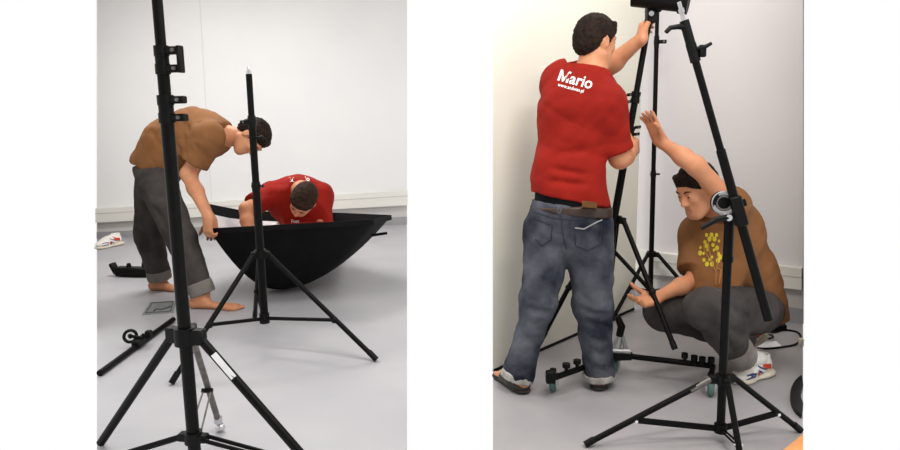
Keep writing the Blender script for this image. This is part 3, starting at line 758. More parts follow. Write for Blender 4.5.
def sneaker(parent, heel, toe, z, s=1.0, pitch=0.0):
    """sneaker along heel>toe; children: upper, sole, stripes, laces"""
    d = nrm((toe-heel)*V(1, 1, 0)); d = nrm(d+V(0, 0, -math.sin(pitch))); l = nrm(np.cross(V(0, 0, 1), d)); u_ = np.cross(d, l)
    H = np.array([heel[0], heel[1], z])+V(0, 0, math.sin(pitch)*.27*s); P = lambda x, y, zz: H+s*(x*d+y*l+zz*u_)
    U = SDF(.0055); ax = (d, l, u_)
    U.cone(P(.045, 0, .055), P(.19, 0, .045), .040*s, .040*s, .02, u_, .9); U.ell(P(.215, 0, .040), (.062*s, .043*s, .030*s), ax, .03)
    U.cone(P(.05, 0, .075), P(.05, 0, .118), .042*s, .036*s, .02, l, .85, True); U.ell(P(.12, 0, .072), (.07*s, .034*s, .034*s), ax, .04)
    U.cut(P(0, 0, .018), -u_)
    U.cone(P(.06, 0, .10), P(.052, 0, .14), .024*s, .028*s, .01, l, .85, False, 's')
    up_ = U.build('upper', MT['white'], parent, 0)
    W = SDF(.0055); W.cone(P(.045, 0, .014), P(.2, 0, .012), .046*s, .047*s, .02, u_, .34); W.ell(P(.215, 0, .014), (.07*s, .047*s, .016*s), ax, .02); W.cone(P(.03, 0, .018), P(.06, 0, .018), .044*s, .046*s, .02, u_, .42); W.cut(P(0, 0, 0), -u_)
    W.build('sole', MT['sole'], parent, 0)
    T = bvh(up_)
    def strip(name, pts, w, m, sg, lab):
        vs = []; fs = []
        Q = []
        for i in range(len(pts)-1):
            for j in range(5): Q.append((pts[i][0]*(1-j/5)+pts[i+1][0]*j/5, pts[i][1]*(1-j/5)+pts[i+1][1]*j/5))
        Q.append(pts[-1])
        for (x, zz) in Q:
            for dzz in (-w, w):
                o_ = P(x, .12*sg, zz+dzz); h = T.ray_cast(Vector(o_), Vector(-l*sg))[0]
                p = np.array(h) if h is not None else P(x, .03*sg, zz+dzz)
                vs += [p+l*sg*.0025, p-l*sg*.004]
        for i in range(len(Q)-1):
            a = i*4; b_ = a+4
            fs += [(a, b_, b_+2, a+2), (a+1, a+3, b_+3, b_+1), (a, a+1, b_+1, b_), (a+2, b_+2, b_+3, a+3)]
        mesh_obj(name, vs, fs, m, up_, True, 60, lab)
    for sg in (-1, 1):
        strip('side_stripe', [(.075, .035), (.11, .05), (.15, .07)], .016*s, MT['bluetrim'], sg, 'navy blue side stripe')
        strip('side_stripe', [(.045, .06), (.085, .068), (.115, .085)], .013*s, MT['redtrim'], sg, 'orange red side stripe')
        strip('side_stripe', [(.165, .038), (.20, .045), (.235, .04)], .013*s, MT['bluetrim'], sg, 'navy blue toe stripe')
        strip('side_stripe', [(.13, .036), (.155, .045)], .009*s, MT['redtrim'], sg, 'orange red spot')
    b = MB()
    for i in range(4):
        x = .10+.026*i; b.path([P(x, -.026, .098-.011*i), P(x, 0, .112-.012*i), P(x, .026, .098-.011*i)], .0042*s, 6)
    b.build('laces', MT['ink'], up_, 'white laces')
def text_on(o, txt, org, e1, e2, parent, m, name, slant=0.0, off=.004):
    """lettering set on a shirt: org, e1, e2 = pixel origin of the baseline and pixel steps per em to the right and up"""
    bigM = txt[0] == 'M'
    cu = bpy.data.curves.new('t', 'FONT'); cu.body = txt[1:] if bigM else txt; cu.size = 1; cu.offset = .014; cu.resolution_u = 3
    to = bpy.data.objects.new('t', cu); COL.objects.link(to)
    dg = bpy.context.evaluated_depsgraph_get(); dg.update(); me = to.evaluated_get(dg).to_mesh()
    me.calc_loop_triangles(); vs = [v.co.copy() for v in me.vertices]; fs = [tuple(me.loops[i].vertex_index for i in lt.loops) for lt in me.loop_triangles]
    if bigM:
        vs = [v+Vector((.84, 0, 0)) for v in vs]
        for q in (((.05, 0), (.2, 0), (.2, .7), (.05, .7)), ((.63, 0), (.78, 0), (.78, .7), (.63, .7)), ((.2, .7), (.2, .46), (.36, 0), (.415, .22)), ((.63, .7), (.415, .22), (.47, 0), (.63, .46)), ((.415, .22), (.36, 0), (.47, 0), (.415, .1))):
            k = len(vs); vs += [Vector((a_, b_, 0)) for a_, b_ in q]; fs.append((k, k+1, k+2, k+3))
    bpy.data.objects.remove(to); T = bvh(o); out = []
    lastY = None
    for v in vs:
        u_, w_ = org[0]+e1[0]*v.x+e2[0]*v.y, org[1]+e1[1]*v.x+e2[1]*v.y; d = nrm(ray(u_, w_))
        h = T.ray_cast(Vector(EYE), Vector(d))
        p = np.array(h[0]) if h[0] is not None else EYE+d*(lastY or 3)
        lastY = np.linalg.norm(p-EYE); out.append(p-d*off)
    n = len(out); out2 = out+[p+nrm(p-EYE)*.003 for p in out]
    ed = {}
    for f in fs:
        for i in range(len(f)): ed[(f[i], f[(i+1) % len(f)])] = 1
    F2 = fs+[tuple(i+n for i in f[::-1]) for f in fs]+[(b_, a, a+n, b_+n) for (a, b_) in ed if (b_, a) not in ed]
    return mesh_obj(name, out2, F2, m, parent, False)
GP = None
# ===== man in brown bending over, left photograph
kf, kb = at(181, 238, 4.42), at(149, 236, 4.84)
af, ab = at(203, 294, 4.40), at(160, 279, 4.90)
ff, fb = flo(199, 308), flo(158, 290)
t = thing('person', 'person in brown t-shirt and dark grey trousers bending over the softbox, barefoot', 'person', V((ff[0]+fb[0])/2, (ff[1]+fb[1])/2, 0))
pel, wai, che, nek = at(158, 171, 4.62), at(169, 143, 4.62), at(195, 134, 4.6), at(226, 136, 4.58)
hc = at(252, 137, 4.55)
shn, shf = at(209, 137, 4.40), at(213, 137, 4.80)
eln, elf = at(187.5, 174, 4.42), at(190, 176, 4.82)
wrn, wrf = at(208, 217, 4.27), at(211, 219, 4.66)
S = SDF(.0058)
S.ell(pel, (.10, .14, .10), None, .05); S.chain([pel, wai, che, nek], [.12, .12, .13, .07], .06)
S.chain([nek, L(nek, hc, .75)], [.062, .056], .03)
fr = head(S, hc, (.95, 0, .14), (.22, -.25, -.95), 1.02)
for sh, el, wr in ((shn, eln, wrn), (shf, elf, wrf)):
    S.cone(L(che, nek, .5), sh, .08, .058, .05); S.cone(sh, el, .054, .042, .03); S.cone(el, L(el, wr, .35), .043, .042, .03); S.cone(L(el, wr, .35), wr, .042, .027, .03)
hand(S, wrn, nrm(V(-.05, -.1, -1)), V(.55, .8, 0), -1, (.6, .65, .7, .8), .98, .6)
hand(S, wrf, nrm(V(.05, .0, -1)), V(.2, -.9, 0), 1, (.5, .5, .5, .6), .98)
for hp, kn_, an in ((at(154, 185, 4.5), kf, af), (at(151, 183, 4.76), kb, ab)):
    S.cone(hp, kn_, .085, .058, .04); S.cone(kn_, an, .056, .036, .03)
hz = ff; foot(S, V(ff[0], ff[1], .09)*1.0, V(*flo(242, 310)[:2], 0), 0); S.cone(af, V(ff[0]+.0, ff[1], .085), .036, .036, .03)
foot(S, V(fb[0], fb[1], .09), V(*flo(183, 291)[:2], 0), 0); S.cone(ab, V(fb[0], fb[1], .085), .036, .036, .03)
S.build('body', MT['skin'], t)
T_ = SDF(.008)
T_.ell(pel+V(-.005, 0, .06), (.15, .19, .115), None, .06)
T_.chain([pel+V(0, 0, .05), wai+V(0, 0, -.01), che, L(che, nek, .75)], [.13, .155, .16, .10], .08, V(0, 1, 0), 1.12)
T_.cone(wai+V(0.03, 0, -.06), che+V(-.03, 0, -.06), .13, .13, .06, V(0, 1, 0), 1.1)
T_.cone(L(che, nek, .4), shn, .12, .085, .08); T_.cone(L(che, nek, .4), shf, .12, .085, .08)
T_.cone(shn+V(.0, 0, .0), L(shn, eln, .68), .086, .084, .08, None, 1, True); T_.cone(shf, L(shf, elf, .7), .09, .08, .04, None, 1, True)
T_.cut(pel+V(.01, 0, .012), V(-.42, 0, -1), pel+V(0, 0, -.1), .26)
T_.cut(L(nek, hc, .10), nrm(hc-nek), L(nek, hc, .10)+nrm(hc-nek)*.10, .11)
bt_ = T_.build('t_shirt', MT['brown'], t, .008, 11, 3, creases=[(at(160, 118, 4.45), at(186, 160, 4.4), .02, -.012), (at(176, 112, 4.45), at(196, 140, 4.36), .02, -.013), (at(199, 122, 4.4), at(196, 150, 4.3), .015, -.012), (at(150, 130, 4.45), at(172, 160, 4.4), .02, -.01)])
P_ = SDF(.008)
P_.ell(pel, (.145, .19, .14), None, .05)
for hp, kn_, an in ((at(157, 184, 4.5), kf, af), (at(153, 183, 4.76), kb, ab)):
    P_.cone(hp, kn_, .118, .094, .05); P_.cone(kn_, L(kn_, an, .93), .093, .078, .04, None, 1, True)
P_.cut(pel+V(0, 0, .075), V(-.35, 0, 1), pel+V(0, 0, .2), .3)
tr = P_.build('trousers', MT['grey'], t, .008, 13, 9, creases=[(at(160, 190, 4.35), kf+V(.05, -.1, .06), .025, -.012), (at(150, 200, 4.4), at(168, 236, 4.3), .02, -.01)])
for kn_, an in ((kf, af), (kb, ab)):
    C_ = SDF(.006); C_.cone(L(kn_, an, .78), L(kn_, an, 1.0), .085, .082, .01, None, 1, True); C_.cut(L(kn_, an, .78), kn_-an); C_.cone(L(kn_, an, .94), L(kn_, an, 1.03), .066, .07, .005, None, 1, True, 's')
    C_.build('cuff', MT['greycuff'], tr, .003, 20, 4, 'paler turned-up cuff')
hair(fr, MT['hair'], t)

# ===== man in red kneeling behind the softbox
pel, che, nek = at(311, 236, 5.75), at(299, 200, 5.22), at(301, 189, 5.05)
hc = at(303, 200, 4.84)
shl, shr = at(271, 195, 5.12), at(320, 196, 5.16)
ell, elr = at(246, 209, 4.88), at(321, 226, 5.05)
wrl, wrr = at(249, 243, 4.78), at(304, 242, 4.9)
t = thing('person', 'person in red t-shirt kneeling behind the softbox with head bowed', 'person', V(pel[0], pel[1], 0))
S = SDF(.0058)
S.chain([pel, che, nek], [.13, .15, .07], .06, V(1, 0, 0), 1.15); S.cone(nek, L(nek, hc, .8), .06, .055, .03)
fr = head(S, hc, (.28, -.80, .42), (-.38, -.42, -.80), 1.07)
for sh, el, wr in ((shl, ell, wrl), (shr, elr, wrr)):
    S.cone(L(che, nek, .5), sh, .08, .058, .05); S.cone(sh, el, .055, .044, .03); S.cone(el, L(el, wr, .35), .045, .044, .03); S.cone(L(el, wr, .35), wr, .043, .028, .03)
hand(S, wrl, V(.1, -.3, -1), V(.8, 0, 0), 1); hand(S, wrr, V(-1, -.2, -.4), V(0, 0, -1), 1)
kl, kr = V(pel[0]-.16, pel[1]-.12, .07), V(pel[0]+.16, pel[1]-.12, .07)
for kn_, sx_ in ((kl, -1), (kr, 1)):
    an = kn_+V(.0, .42, -.02); S.cone(pel+V(.09*sx_, 0, -.03), kn_, .085, .06, .04); S.cone(kn_, an, .055, .04, .03); foot(S, an+V(0, 0, .04), an+V(0, .22, 0), .0)
S.build('body', MT['skin2'], t)
T_ = SDF(.008); T_.chain([pel, che, L(che, nek, .8)], [.165, .18, .11], .07, V(1, 0, 0), 1.2)
T_.cone(che+V(0, .03, -.05), at(305, 222, 5.0), .15, .13, .06, V(1, 0, 0), 1.1)
for sh, el in ((shl, ell), (shr, elr)):
    T_.cone(L(che, nek, .4), sh, .115, .088, .06); T_.cone(sh, L(sh, el, .72 if sh is shl else .98), .093, .082, .05, None, 1, True)
T_.cut(nek+(hc-nek)*.1, hc-nek+V(0, 0, .02), hc, .15)
T_.cut(pel+V(0, .1, 0), V(0, 1, -.3), pel+V(0, .2, 0), .28)
rt = T_.build('t_shirt', MT['red'], t, .008, 11, 5, creases=[(at(268, 190, 4.9), at(284, 215, 4.85), .02, -.015), (at(280, 200, 4.9), at(292, 222, 4.8), .02, -.012)])
P_ = SDF(.009); P_.ell(pel+V(0, .04, -.05), (.19, .16, .15), None, .05)
for kn_, sx_ in ((kl, -1), (kr, 1)):
    P_.cone(pel+V(.09*sx_, 0, -.03), kn_+V(0, 0, .03), .11, .085, .05); P_.cone(kn_+V(0, 0, .02), kn_+V(0, .4, 0), .08, .07, .04, None, 1, True)
P_.cut(V(0, 0, .002), V(0, 0, -1)); P_.build('trousers', MT['jeans'], t, .006, 12, 3)
hair(fr, MT['hair2'], t, seed=8)
text_on(rt, 'M', (289.5, 181.5), (6.2, .6), (-1.0, -6.5), rt, MT['ink'], 'back_lettering')
text_on(rt, 'io', (305, 180.5), (6.2, .6), (-.5, -6.5), rt, MT['ink'], 'back_lettering')
text_on(rt, 'Foss', (291, 223), (4.6, -.2), (0, -4.8), rt, MT['ink'], 'chest_lettering')

# ===== man in red standing, right photograph
ll, lr = flo(520, 391, ZR), flo(598, 388.5, ZR)
t = thing('person', 'person in red t-shirt and blue jeans standing with back turned, gripping the leaning stand', 'person', V((ll[0]+lr[0])/2, (ll[1]+lr[1])/2, ZR))
Y0 = 3.26
pel, wai, che, nek = at(571, 224, Y0), at(567, 180, Y0+.0), at(578, 112, Y0+.02), at(592, 70, Y0+.03)
hc = at(596, 41.5, Y0+.05)
shl, shr = at(562, 81, Y0+.10), at(606, 105, Y0-.05)
ell, elr = at(600, 74, Y0+.34), at(620, 158, Y0-.02)
wrl, wrr = at(642, 38, 3.43), at(631.5, 151, 3.37)
hl, hr = at(548, 232, Y0+.02), at(588, 232, Y0-.01)
kl, kr = at(539, 300, Y0-.05), at(593, 302, Y0-.03)
al, ar = at(519, 371, Y0-.03), at(599, 371, Y0-.01)
lat = nrm(shr-shl)
S = SDF(.0058)
S.ell(pel, (.165, .12, .13), None, .05); S.chain([pel, wai, che, nek], [.13, .125, .14, .062], .06, nrm(V(.2, 1, 0)), .72)
S.cone(nek, L(nek, hc, .8)+V(-.01, 0, 0), .064, .06, .03)
fr = head(S, hc, (.08, -.05, 1), (.84, .50, -.12), .98)
for sh, el, wr in ((shl, ell, wrl), (shr, elr, wrr)):
    S.cone(L(che, nek, .55), sh, .08, .06, .05); S.cone(sh, el, .056, .046, .03); S.cone(el, L(el, wr, .35), .047, .046, .03); S.cone(L(el, wr, .35), wr, .045, .029, .03)
hand(S, wrl, nrm(V(.12, .80, .5)), V(.98, -.1, -.15), -1, (.8, .84, .88, .92), 1.0, .5)
hand(S, wrr, nrm(V(.5, .8, .22)), V(-.85, .5, 0), 1, (.9, .95, 1.0, 1.05), .98, .5)
for hp, kn_, an, fl in ((hl, kl, al, ll), (hr, kr, ar, lr)):
    S.cone(hp, kn_, .09, .06, .04); S.cone(kn_, an, .058, .042, .03)
ankl, ankr = V(al[0]+.0, al[1], ZR+.09), V(ar[0], ar[1], ZR+.09)
S.cone(al, ankl, .042, .038, .02); S.cone(ar, ankr, .042, .038, .02)
tl, tr_ = ankl+V(-.075, .17, 0), ankr+V(.05, .2, 0)
foot(S, ankl, tl, ZR+.022); foot(S, ankr, tr_, ZR+.022)
S.build('body', MT['skin'], t)
T_ = SDF(.008); n_ = nrm(V(.25, 1, 0))
hem = at(571, 199, Y0)
T_.chain([che, L(che, nek, .80)], [.168, .098], .06, n_, .72)
T_.cone(che, wai, .168, .155, .06, n_, .8); T_.cone(wai, at(571, 214, Y0), .155, .188, .05, n_, .78)
T_.cone(L(che, nek, .35), shl, .12, .080, .09); T_.cone(L(che, nek, .35), shr, .12, .082, .06)
T_.cone(shl, L(shl, ell, .6), .082, .078, .06, None, 1, True); T_.cone(shr, L(shr, elr, .86), .084, .072, .05, None, 1, True)
T_.cut(hem, nrm(V(-.20, 0, -1)), at(571, 230, Y0), .34)
T_.cut(L(nek, hc, .10), nrm(hc-nek), L(nek, hc, .10)+nrm(hc-nek)*.09, .10)
ms = T_.build('t_shirt', MT['red'], t, .009, 10, 21, creases=[(at(537, 166, Y0-.1), at(600, 176, Y0-.16), .016, -.013), (at(540, 154, Y0-.1), at(606, 150, Y0-.16), .018, -.013), (at(536, 180, Y0-.1), at(600, 186, Y0-.16), .016, -.012), (at(600, 110, Y0-.2), at(590, 165, Y0-.16), .02, -.014), (at(556, 120, Y0-.15), at(584, 150, Y0-.15), .02, -.01)])
cr_ = MB()
text_on(ms, 'Mario', (556.5, 80), (14.2, 3.7), (5.6, -15.5), ms, MT['ink'], 'back_lettering')
text_on(ms, 'www.andwan.pl', (557.6, 86), (4.05, 1.08), (1.2, -5.0), ms, MT['ink'], 'back_lettering')
U_ = SDF(.007); U_.cone(at(570, 208, Y0), at(569, 188, Y0), .172, .158, .01, n_, .78, True); U_.cut(at(571, 206, Y0), V(-.12, 0, -1)); U_.build('underwear', MT['darkcloth'], t, .002, 10, 2)
P_ = SDF(.008)
P_.ell(at(569, 224, Y0), (.19, .148, .125), None, .04); P_.cone(at(571, 222, Y0), at(570, 196, Y0), .185, .178, .04, n_, .8, False)
for hp, kn_, an in ((hl, kl, al), (hr, kr, ar)):
    mid = L(kn_, an, .45)
    q = 1.0 if kn_ is kl else 1.1
    P_.cone(hp, kn_, .117, .086*q, .03); P_.cone(kn_, mid, .085*q, .068*q, .03); P_.cone(mid, L(kn_, an, 1.07), .068*q, .078, .03, None, 1, True)
P_.cut(at(571, 203.5, Y0), V(.13, 0, 1), at(571, 180, Y0), .28)
cs = []
for kn_, an in ((kl, al), (kr, ar)):
    for q, (x0, x1) in enumerate(((-.1, .06), (-.05, .1), (-.1, .08), (-.08, .09), (-.1, .05))):
        p = L(kn_, an, .05+.2*q); cs.append((p+V(x0, -.09, .01), p+V(x1, -.09, -.03), .016, -.018))
cs += [(at(571, 215, Y0-.16), at(568, 245, Y0-.15), .008, -.012), (at(566, 250, Y0-.14), at(596, 262, Y0-.14), .016, -.01), (at(560, 252, Y0-.14), at(536, 270, Y0-.14), .016, -.01)]
jn = P_.build('jeans', MT['jeans'], t, .010, 14, 31, creases=cs)
B_ = SDF(.006); B_.cone(at(570.5, 212, Y0), at(570, 203, Y0), .195, .188, .01, n_, .8, True)
B_.cut(at(571, 212, Y0), V(-.13, 0, -1)); B_.cut(at(571, 202, Y0), V(.13, 0, 1))
bl = B_.build('belt', MT['belt'], t)
tb = bvh(bl); vs = []
def patch(o, uvs, m, name, parent, off=.006, lab=None, th=.004):
    T = bvh(o); f_ = []; 
    for (u_, v_) in uvs:
        d = nrm(ray(u_, v_)); h = T.ray_cast(Vector(EYE), Vector(d)); f_.append(np.array(h[0])-d*off if h[0] is not None else EYE+d*3.1)
    b = f_+[p+nrm(p-EYE)*th for p in f_]; n = len(uvs)
    fs = [tuple(range(n)), tuple(range(2*n-1, n-1, -1))]+[(i+n, (i+1) % n+n, (i+1) % n, i) for i in range(n)]
    return mesh_obj(name, b, fs, m, parent, False, label=lab)
patch(bl, [(582, 200.5), (597, 202.5), (597, 208.5), (582, 207)], MT['tan'], 'leather_patch', bl, .007, 'tan leather patch')
def seam(o, uvs, r, m, name, parent, lab=None):
    T = bvh(o); pts = []
    for i in range(len(uvs)-1):
        for j in range(6):
            u_, v_ = L(uvs[i], uvs[i+1], j/6); d = nrm(ray(u_, v_)); h = T.ray_cast(Vector(EYE), Vector(d))
            if h[0] is not None: pts.append(np.array(h[0])-d*r*.5)
    if len(pts) > 1: MB().path(pts, r, 6).build(name, m, parent, lab)
MT['seamlight'] = mat('pale_denim_edge', (140, 138, 136), (160, 158, 156), .9, 40)
MT['seamdark'] = mat('dark_denim_seam', (34, 36, 44), (44, 46, 54), .9, 40)
for u0 in ((556, 203), (562.5, 204)): seam(jn, [u0, (559.5, 216)], .0045, MT['jeans'], 'belt_loop', jn)
seam(jn, [(575, 228), (584, 229), (597, 222), (603, 219.5)], .0035, MT['seamlight'], 'frayed_pocket_edge', jn, 'pale frayed pocket edge')
seam(jn, [(575, 228), (575.5, 246), (588, 251), (600, 244), (602, 222)], .0025, MT['seamdark'], 'back_pocket_seam', jn)
seam(jn, [(534, 216), (541, 221), (552, 225)], .003, MT['seamdark'], 'back_pocket_edge', jn)
seam(jn, [(552, 225), (551, 240), (542, 246), (534, 238)], .0025, MT['seamdark'], 'back_pocket_seam', jn)
seam(jn, [(532, 211), (552, 218), (561, 219), (580, 220), (608, 216)], .0022, MT['seamdark'], 'yoke_seam', jn)
seam(jn, [(561, 216), (563, 235), (567, 252)], .003, MT['seamdark'], 'seat_seam', jn)
for kn_, an in ((kl, al), (kr, ar)):
    C_ = SDF(.006); C_.cone(L(kn_, an, .98), L(kn_, an, 1.10), .080, .083, .01, None, 1, True); C_.cut(L(kn_, an, 1.0), kn_-an); C_.cone(L(kn_, an, 1.04), L(kn_, an, 1.13), .064, .070, .005, None, 1, True, 's')
    C_.build('frayed_cuff', MT['cuff'], jn, .003, 28, 6, 'pale frayed turned-up hem')
for ank, toe in ((ankl, tl), (ankr, tr_)):
    d = nrm((toe-ank)*V(1, 1, 0)); A = V(ank[0], ank[1], ZR)
    W = SDF(.006); W.cone(A-d*.03+V(0, 0, .013), A+d*.18+V(0, 0, .012), .043, .05, .02, up, .3); W.cut(V(0, 0, ZR+.0015), V(0, 0, -1))
    fl = W.build('flip_flop', MT['shoesole'], t, 0); b = SDF(.005)
    b.cone(A+d*.02+V(0, 0, .035), A+d*.10+V(0, 0, .03), .052, .055, .02, up, .75); b.cone(A-d*.02+V(0, 0, .04), A+d*.02+V(0, 0, .04), .046, .05, .02, up, .9); b.cut(V(0, 0, ZR+.012), V(0, 0, -1))
    b.build('strap', MT['darkshoe'], fl)
hair(fr, MT['hair'], t, seed=4)

# ===== man in brown squatting, right photograph
fa, fb_ = flo(752, 374, ZR), flo(752, 352, ZR)
Y0 = 3.46
t = thing('person', 'person in brown t-shirt with printed yellow tree, squatting and reaching up behind the boom stand', 'person', V(fa[0]-.05, fa[1]+.1, ZR))
pel, wai, che, nek = at(754, 304, Y0+.06), at(744, 272, Y0+.04), at(728, 232, Y0), at(713, 206, Y0-.04)
hc = at(697, 189, Y0-.10)
shl, shr = at(733, 206, Y0-.18), at(697, 233, Y0+.12)
ell, elr = at(696, 166, Y0-.24), at(695, 280, Y0-.04)
wrl, wrr = at(660, 141, Y0-.10), at(655, 298, Y0-.20)
hl, hr = at(755, 310, Y0-.06), at(748, 306, Y0+.14)
kl, kr = at(706, 309, Y0-.38), at(663, 311, Y0-.06)
al, ar = at(742, 358, Y0-.20), at(745, 340, Y0+.14)
S = SDF(.0056); fw_ = nrm(V(-.75, -.6, 0)); la_ = nrm(V(.6, -.75, 0))
S.ell(pel, (.15, .15, .13), None, .05); S.chain([pel, wai, che, nek], [.13, .13, .14, .065], .06, fw_, .8); S.cone(nek, L(nek, hc, .75), .062, .057, .03)
fr = head(S, hc, (-.38, -.08, .92), (-.82, -.42, -.42), 1.04)
for sh, el, wr in ((shl, ell, wrl), (shr, elr, wrr)):
    S.cone(L(che, nek, .5), sh, .08, .06, .05); S.cone(sh, el, .050, .041, .03); S.cone(el, L(el, wr, .35), .042, .040, .03); S.cone(L(el, wr, .35), wr, .039, .026, .03)
hand(S, wrl, nrm(V(-.42, .0, .9)), V(-.75, -.45, -.3), 1, (.10, .14, .16, .2), .98, .55, .09)
hand(S, wrr, nrm(V(-.85, -.45, -.08)), V(-.15, -.45, .9), 1, (.34, .42, .46, .52), 1.0, .8, .025)
for hp, kn_, an in ((hl, kl, al), (hr, kr, ar)):
    S.cone(hp, kn_, .09, .06, .04); S.cone(kn_, an, .058, .038, .03)
h1, t1 = flo(768, 373, ZR), flo(722, 389, ZR)
h2, t2 = flo(762, 352, ZR), flo(706, 366, ZR)
S.cone(al, V(*L(h1, t1, .25)[:2], ZR+.07), .037, .036, .03); S.cone(ar, V(*L(h2, t2, .22)[:2], ZR+.11), .037, .036, .03)
S.build('body', MT['skin'], t)
T_ = SDF(.008)
T_.chain([at(756, 306, Y0+.06), wai, che, L(che, nek, .8)], [.145, .15, .15, .09], .07, fw_, .88)
T_.cone(at(752, 292, Y0+.06), at(763, 322, Y0+.08), .14, .125, .05)
T_.cone(L(che, nek, .3), shl, .112, .070, .13); T_.cone(L(che, nek, .3), shr, .115, .085, .06)
T_.cone(shl, L(shl, ell, .34), .072, .066, .06, None, 1, True); T_.cone(shr, L(shr, elr, .80), .086, .090, .04, None, 1, True)
T_.cone(che+V(-.02, -.02, -.02), at(714, 290, Y0-.10), .15, .125, .06, fw_, .8)
T_.cut(at(760, 324, Y0), V(0.1, 0, -1)); T_.cut(L(nek, hc, .12), nrm(hc-nek), L(nek, hc, .12)+nrm(hc-nek)*.09, .10)
ts = T_.build('t_shirt', MT['brown'], t, .008, 10, 33, creases=[(at(742, 215, Y0-.3), at(760, 290, Y0-.2), .018, -.012), (at(752, 215, Y0-.25), at(772, 300, Y0-.15), .018, -.012), (at(733, 240, Y0-.3), at(744, 300, Y0-.25), .018, -.010), (at(690, 235, Y0-.0), at(684, 262, Y0-.1), .014, -.008), (at(700, 222, Y0-.15), at(722, 226, Y0-.2), .014, -.01)])
rg = random.Random(11)
def disc_on(o, u_, v_, r, m, name, parent):
    n = 10; patch(o, [(u_+r*math.cos(6.283*k/n), v_+r*1.25*math.sin(6.283*k/n)) for k in range(n)], m, name, parent, .004, None, .003)
for (u_, v_) in ((706.5, 235), (711.5, 235), (716.5, 235), (705, 242), (709.5, 239), (714.5, 239), (719, 241), (700.5, 247.5), (706.5, 246), (713, 245), (717, 248), (700, 253), (707.5, 250), (714, 250), (718.5, 254), (704, 260), (709.5, 259.5), (712, 257), (718, 260.5), (707, 264), (711.8, 264), (703.5, 253.5), (720.5, 257)):
    disc_on(ts, u_, v_, rg.choice((1.3, 1.7, 2.1)), MT['yellow'], 'printed_leaf', ts)
seam(ts, [(716, 285), (716, 272), (712, 262), (709, 250), (708, 238)], .003, MT['ochre'], 'printed_branch', ts, 'ochre printed branch')
seam(ts, [(716, 272), (718, 260), (717, 246)], .003, MT['ochre'], 'printed_branch', ts, 'ochre printed branch')
seam(ts, [(712, 262), (705, 252), (703, 243)], .003, MT['ochre'], 'printed_branch', ts, 'ochre printed branch')
seam(ts, [(719, 284), (721, 270), (716, 268)], .004, MT['ochre'], 'printed_branch', ts, 'ochre printed trunk')
P_ = SDF(.008); P_.ell(pel+V(0, 0, -.02), (.15, .17, .115), None, .05)
for hp, kn_, an in ((hl, kl, al), (hr, kr, ar)):
    P_.cone(hp, kn_, .122, .094, .05); P_.cone(kn_, L(kn_, an, .96), .090, .070, .04, None, 1, True)
P_.cone(L(hl, kl, .4), L(kl, al, .5), .09, .06, .06)
tp = P_.build('trousers', MT['grey'], t, .008, 13, 14, creases=[(kl+V(.05, -.08, .05), L(kl, hl, .6)+V(0, -.13, 0), .02, -.012), (kl+V(.06, -.06, -.06), al+V(.05, -.08, .1), .018, -.012), (kl+V(.0, -.1, -.05), L(kl, al, .7)+V(-.03, -.09, 0), .018, -.01)])
for kn_, an in ((kl, al), (kr, ar)):
    C_ = SDF(.006); C_.cone(L(kn_, an, .74), L(kn_, an, 1.0), .08, .077, .01, None, 1, True); C_.cut(L(kn_, an, .74), kn_-an); C_.cone(L(kn_, an, .94), L(kn_, an, 1.03), .06, .064, .005, None, 1, True, 's')
    C_.build('cuff', MT['greycuff'], tp, .004, 20, 4, 'paler turned-up cuff')
K_ = SDF(.006); p = V(*L(h1, t1, .24)[:2], ZR+.09); K_.cone(p, L(p, al, .75), .043, .045, .01, None, 1, True); K_.build('sock', MT['white'], t, .002, 20, 2)
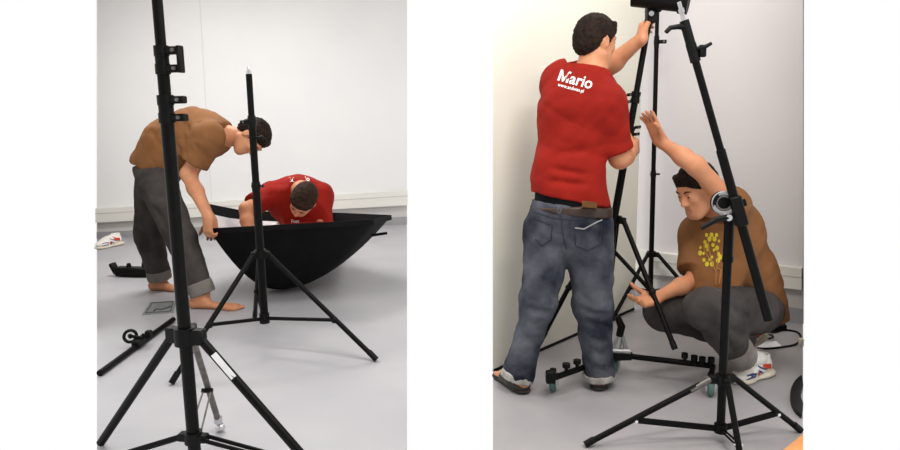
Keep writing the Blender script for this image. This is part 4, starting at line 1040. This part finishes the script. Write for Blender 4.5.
for a, b_, pt in ((h1, t1, 0), (h2, t2, .35)):
    sh_ = link(bpy.data.objects.new('sneaker', None)); sh_.parent = t; sh_.empty_display_size = .03
    sneaker(t, a, b_, ZR, .98, pt) if False else None
    COL.objects.unlink(sh_); bpy.data.objects.remove(sh_)
    before = set(bpy.data.objects.keys()); sneaker(t, a, b_, ZR, .98, pt)
    for nme in set(bpy.data.objects.keys())-before:
        o = bpy.data.objects[nme]
        if nme.startswith('upper'): o.name = 'sneaker'; up_o = o
        if nme.startswith('sole'): so = o
    so.parent = up_o; so.name = 'sneaker_sole'
hair(fr, MT['hair'], t, seed=12, fringe=.0)

# ===== lone sneaker on the floor, left photograph
a = flo(121.5, 244.5); b_ = a+nrm(V(-.36, -.75, 0))*.28; d = nrm((b_-a)*V(1, 1, 0))
t = thing('sneaker', 'white sneaker with orange and navy stripes lying alone on the floor behind the bending man', 'shoe', (a+b_)/2)
sneaker(t, a, b_, 0, 1.05)

# ---------------------------------------------------------------- light
def area(name, loc, size, power, col=(1, .96, .9), target=None):
    l = bpy.data.lights.new(name, 'AREA'); l.shape = 'RECTANGLE'; l.size, l.size_y = size; l.energy = power; l.color = col
    o = link(bpy.data.objects.new(name, l)); o.location = Vector(loc)
    d = Vector(target if target is not None else (loc[0], loc[1], -5))-Vector(loc); o.rotation_euler = d.to_track_quat('-Z', 'Y').to_euler(); return o
area('ceiling_or_fill_lamp', (-1.9, 5.4, 2.72), (1.6, .6), 68, (1, .98, .95))
area('ceiling_or_fill_lamp', (-1.2, 3.0, 2.72), (1.2, .4), 24, (1, .98, .95))
area('ceiling_or_fill_lamp', (.75, 2.3, 2.72), (1.0, .4), 25)
area('ceiling_or_fill_lamp', (1.1, 3.8, 2.72), (.7, .4), 10)
area('ceiling_or_fill_lamp', (1.0, 1.3, 2.72), (1.0, .4), 42, (1, .97, .92), (.2, 3.3, .5))  # fill lamp added to brighten the paper backdrop, not a room fitting
w = bpy.data.worlds.new('world'); SC.world = w; w.use_nodes = True
bg = w.node_tree.nodes['Background']; bg.inputs[0].default_value = (1, 1, 1, 1); bg.inputs[1].default_value = 1.0
SC.view_settings.view_transform = 'Standard'; SC.view_settings.look = 'None'; SC.view_settings.exposure = 0; SC.view_settings.gamma = 1
SC.view_settings.use_curve_mapping = False
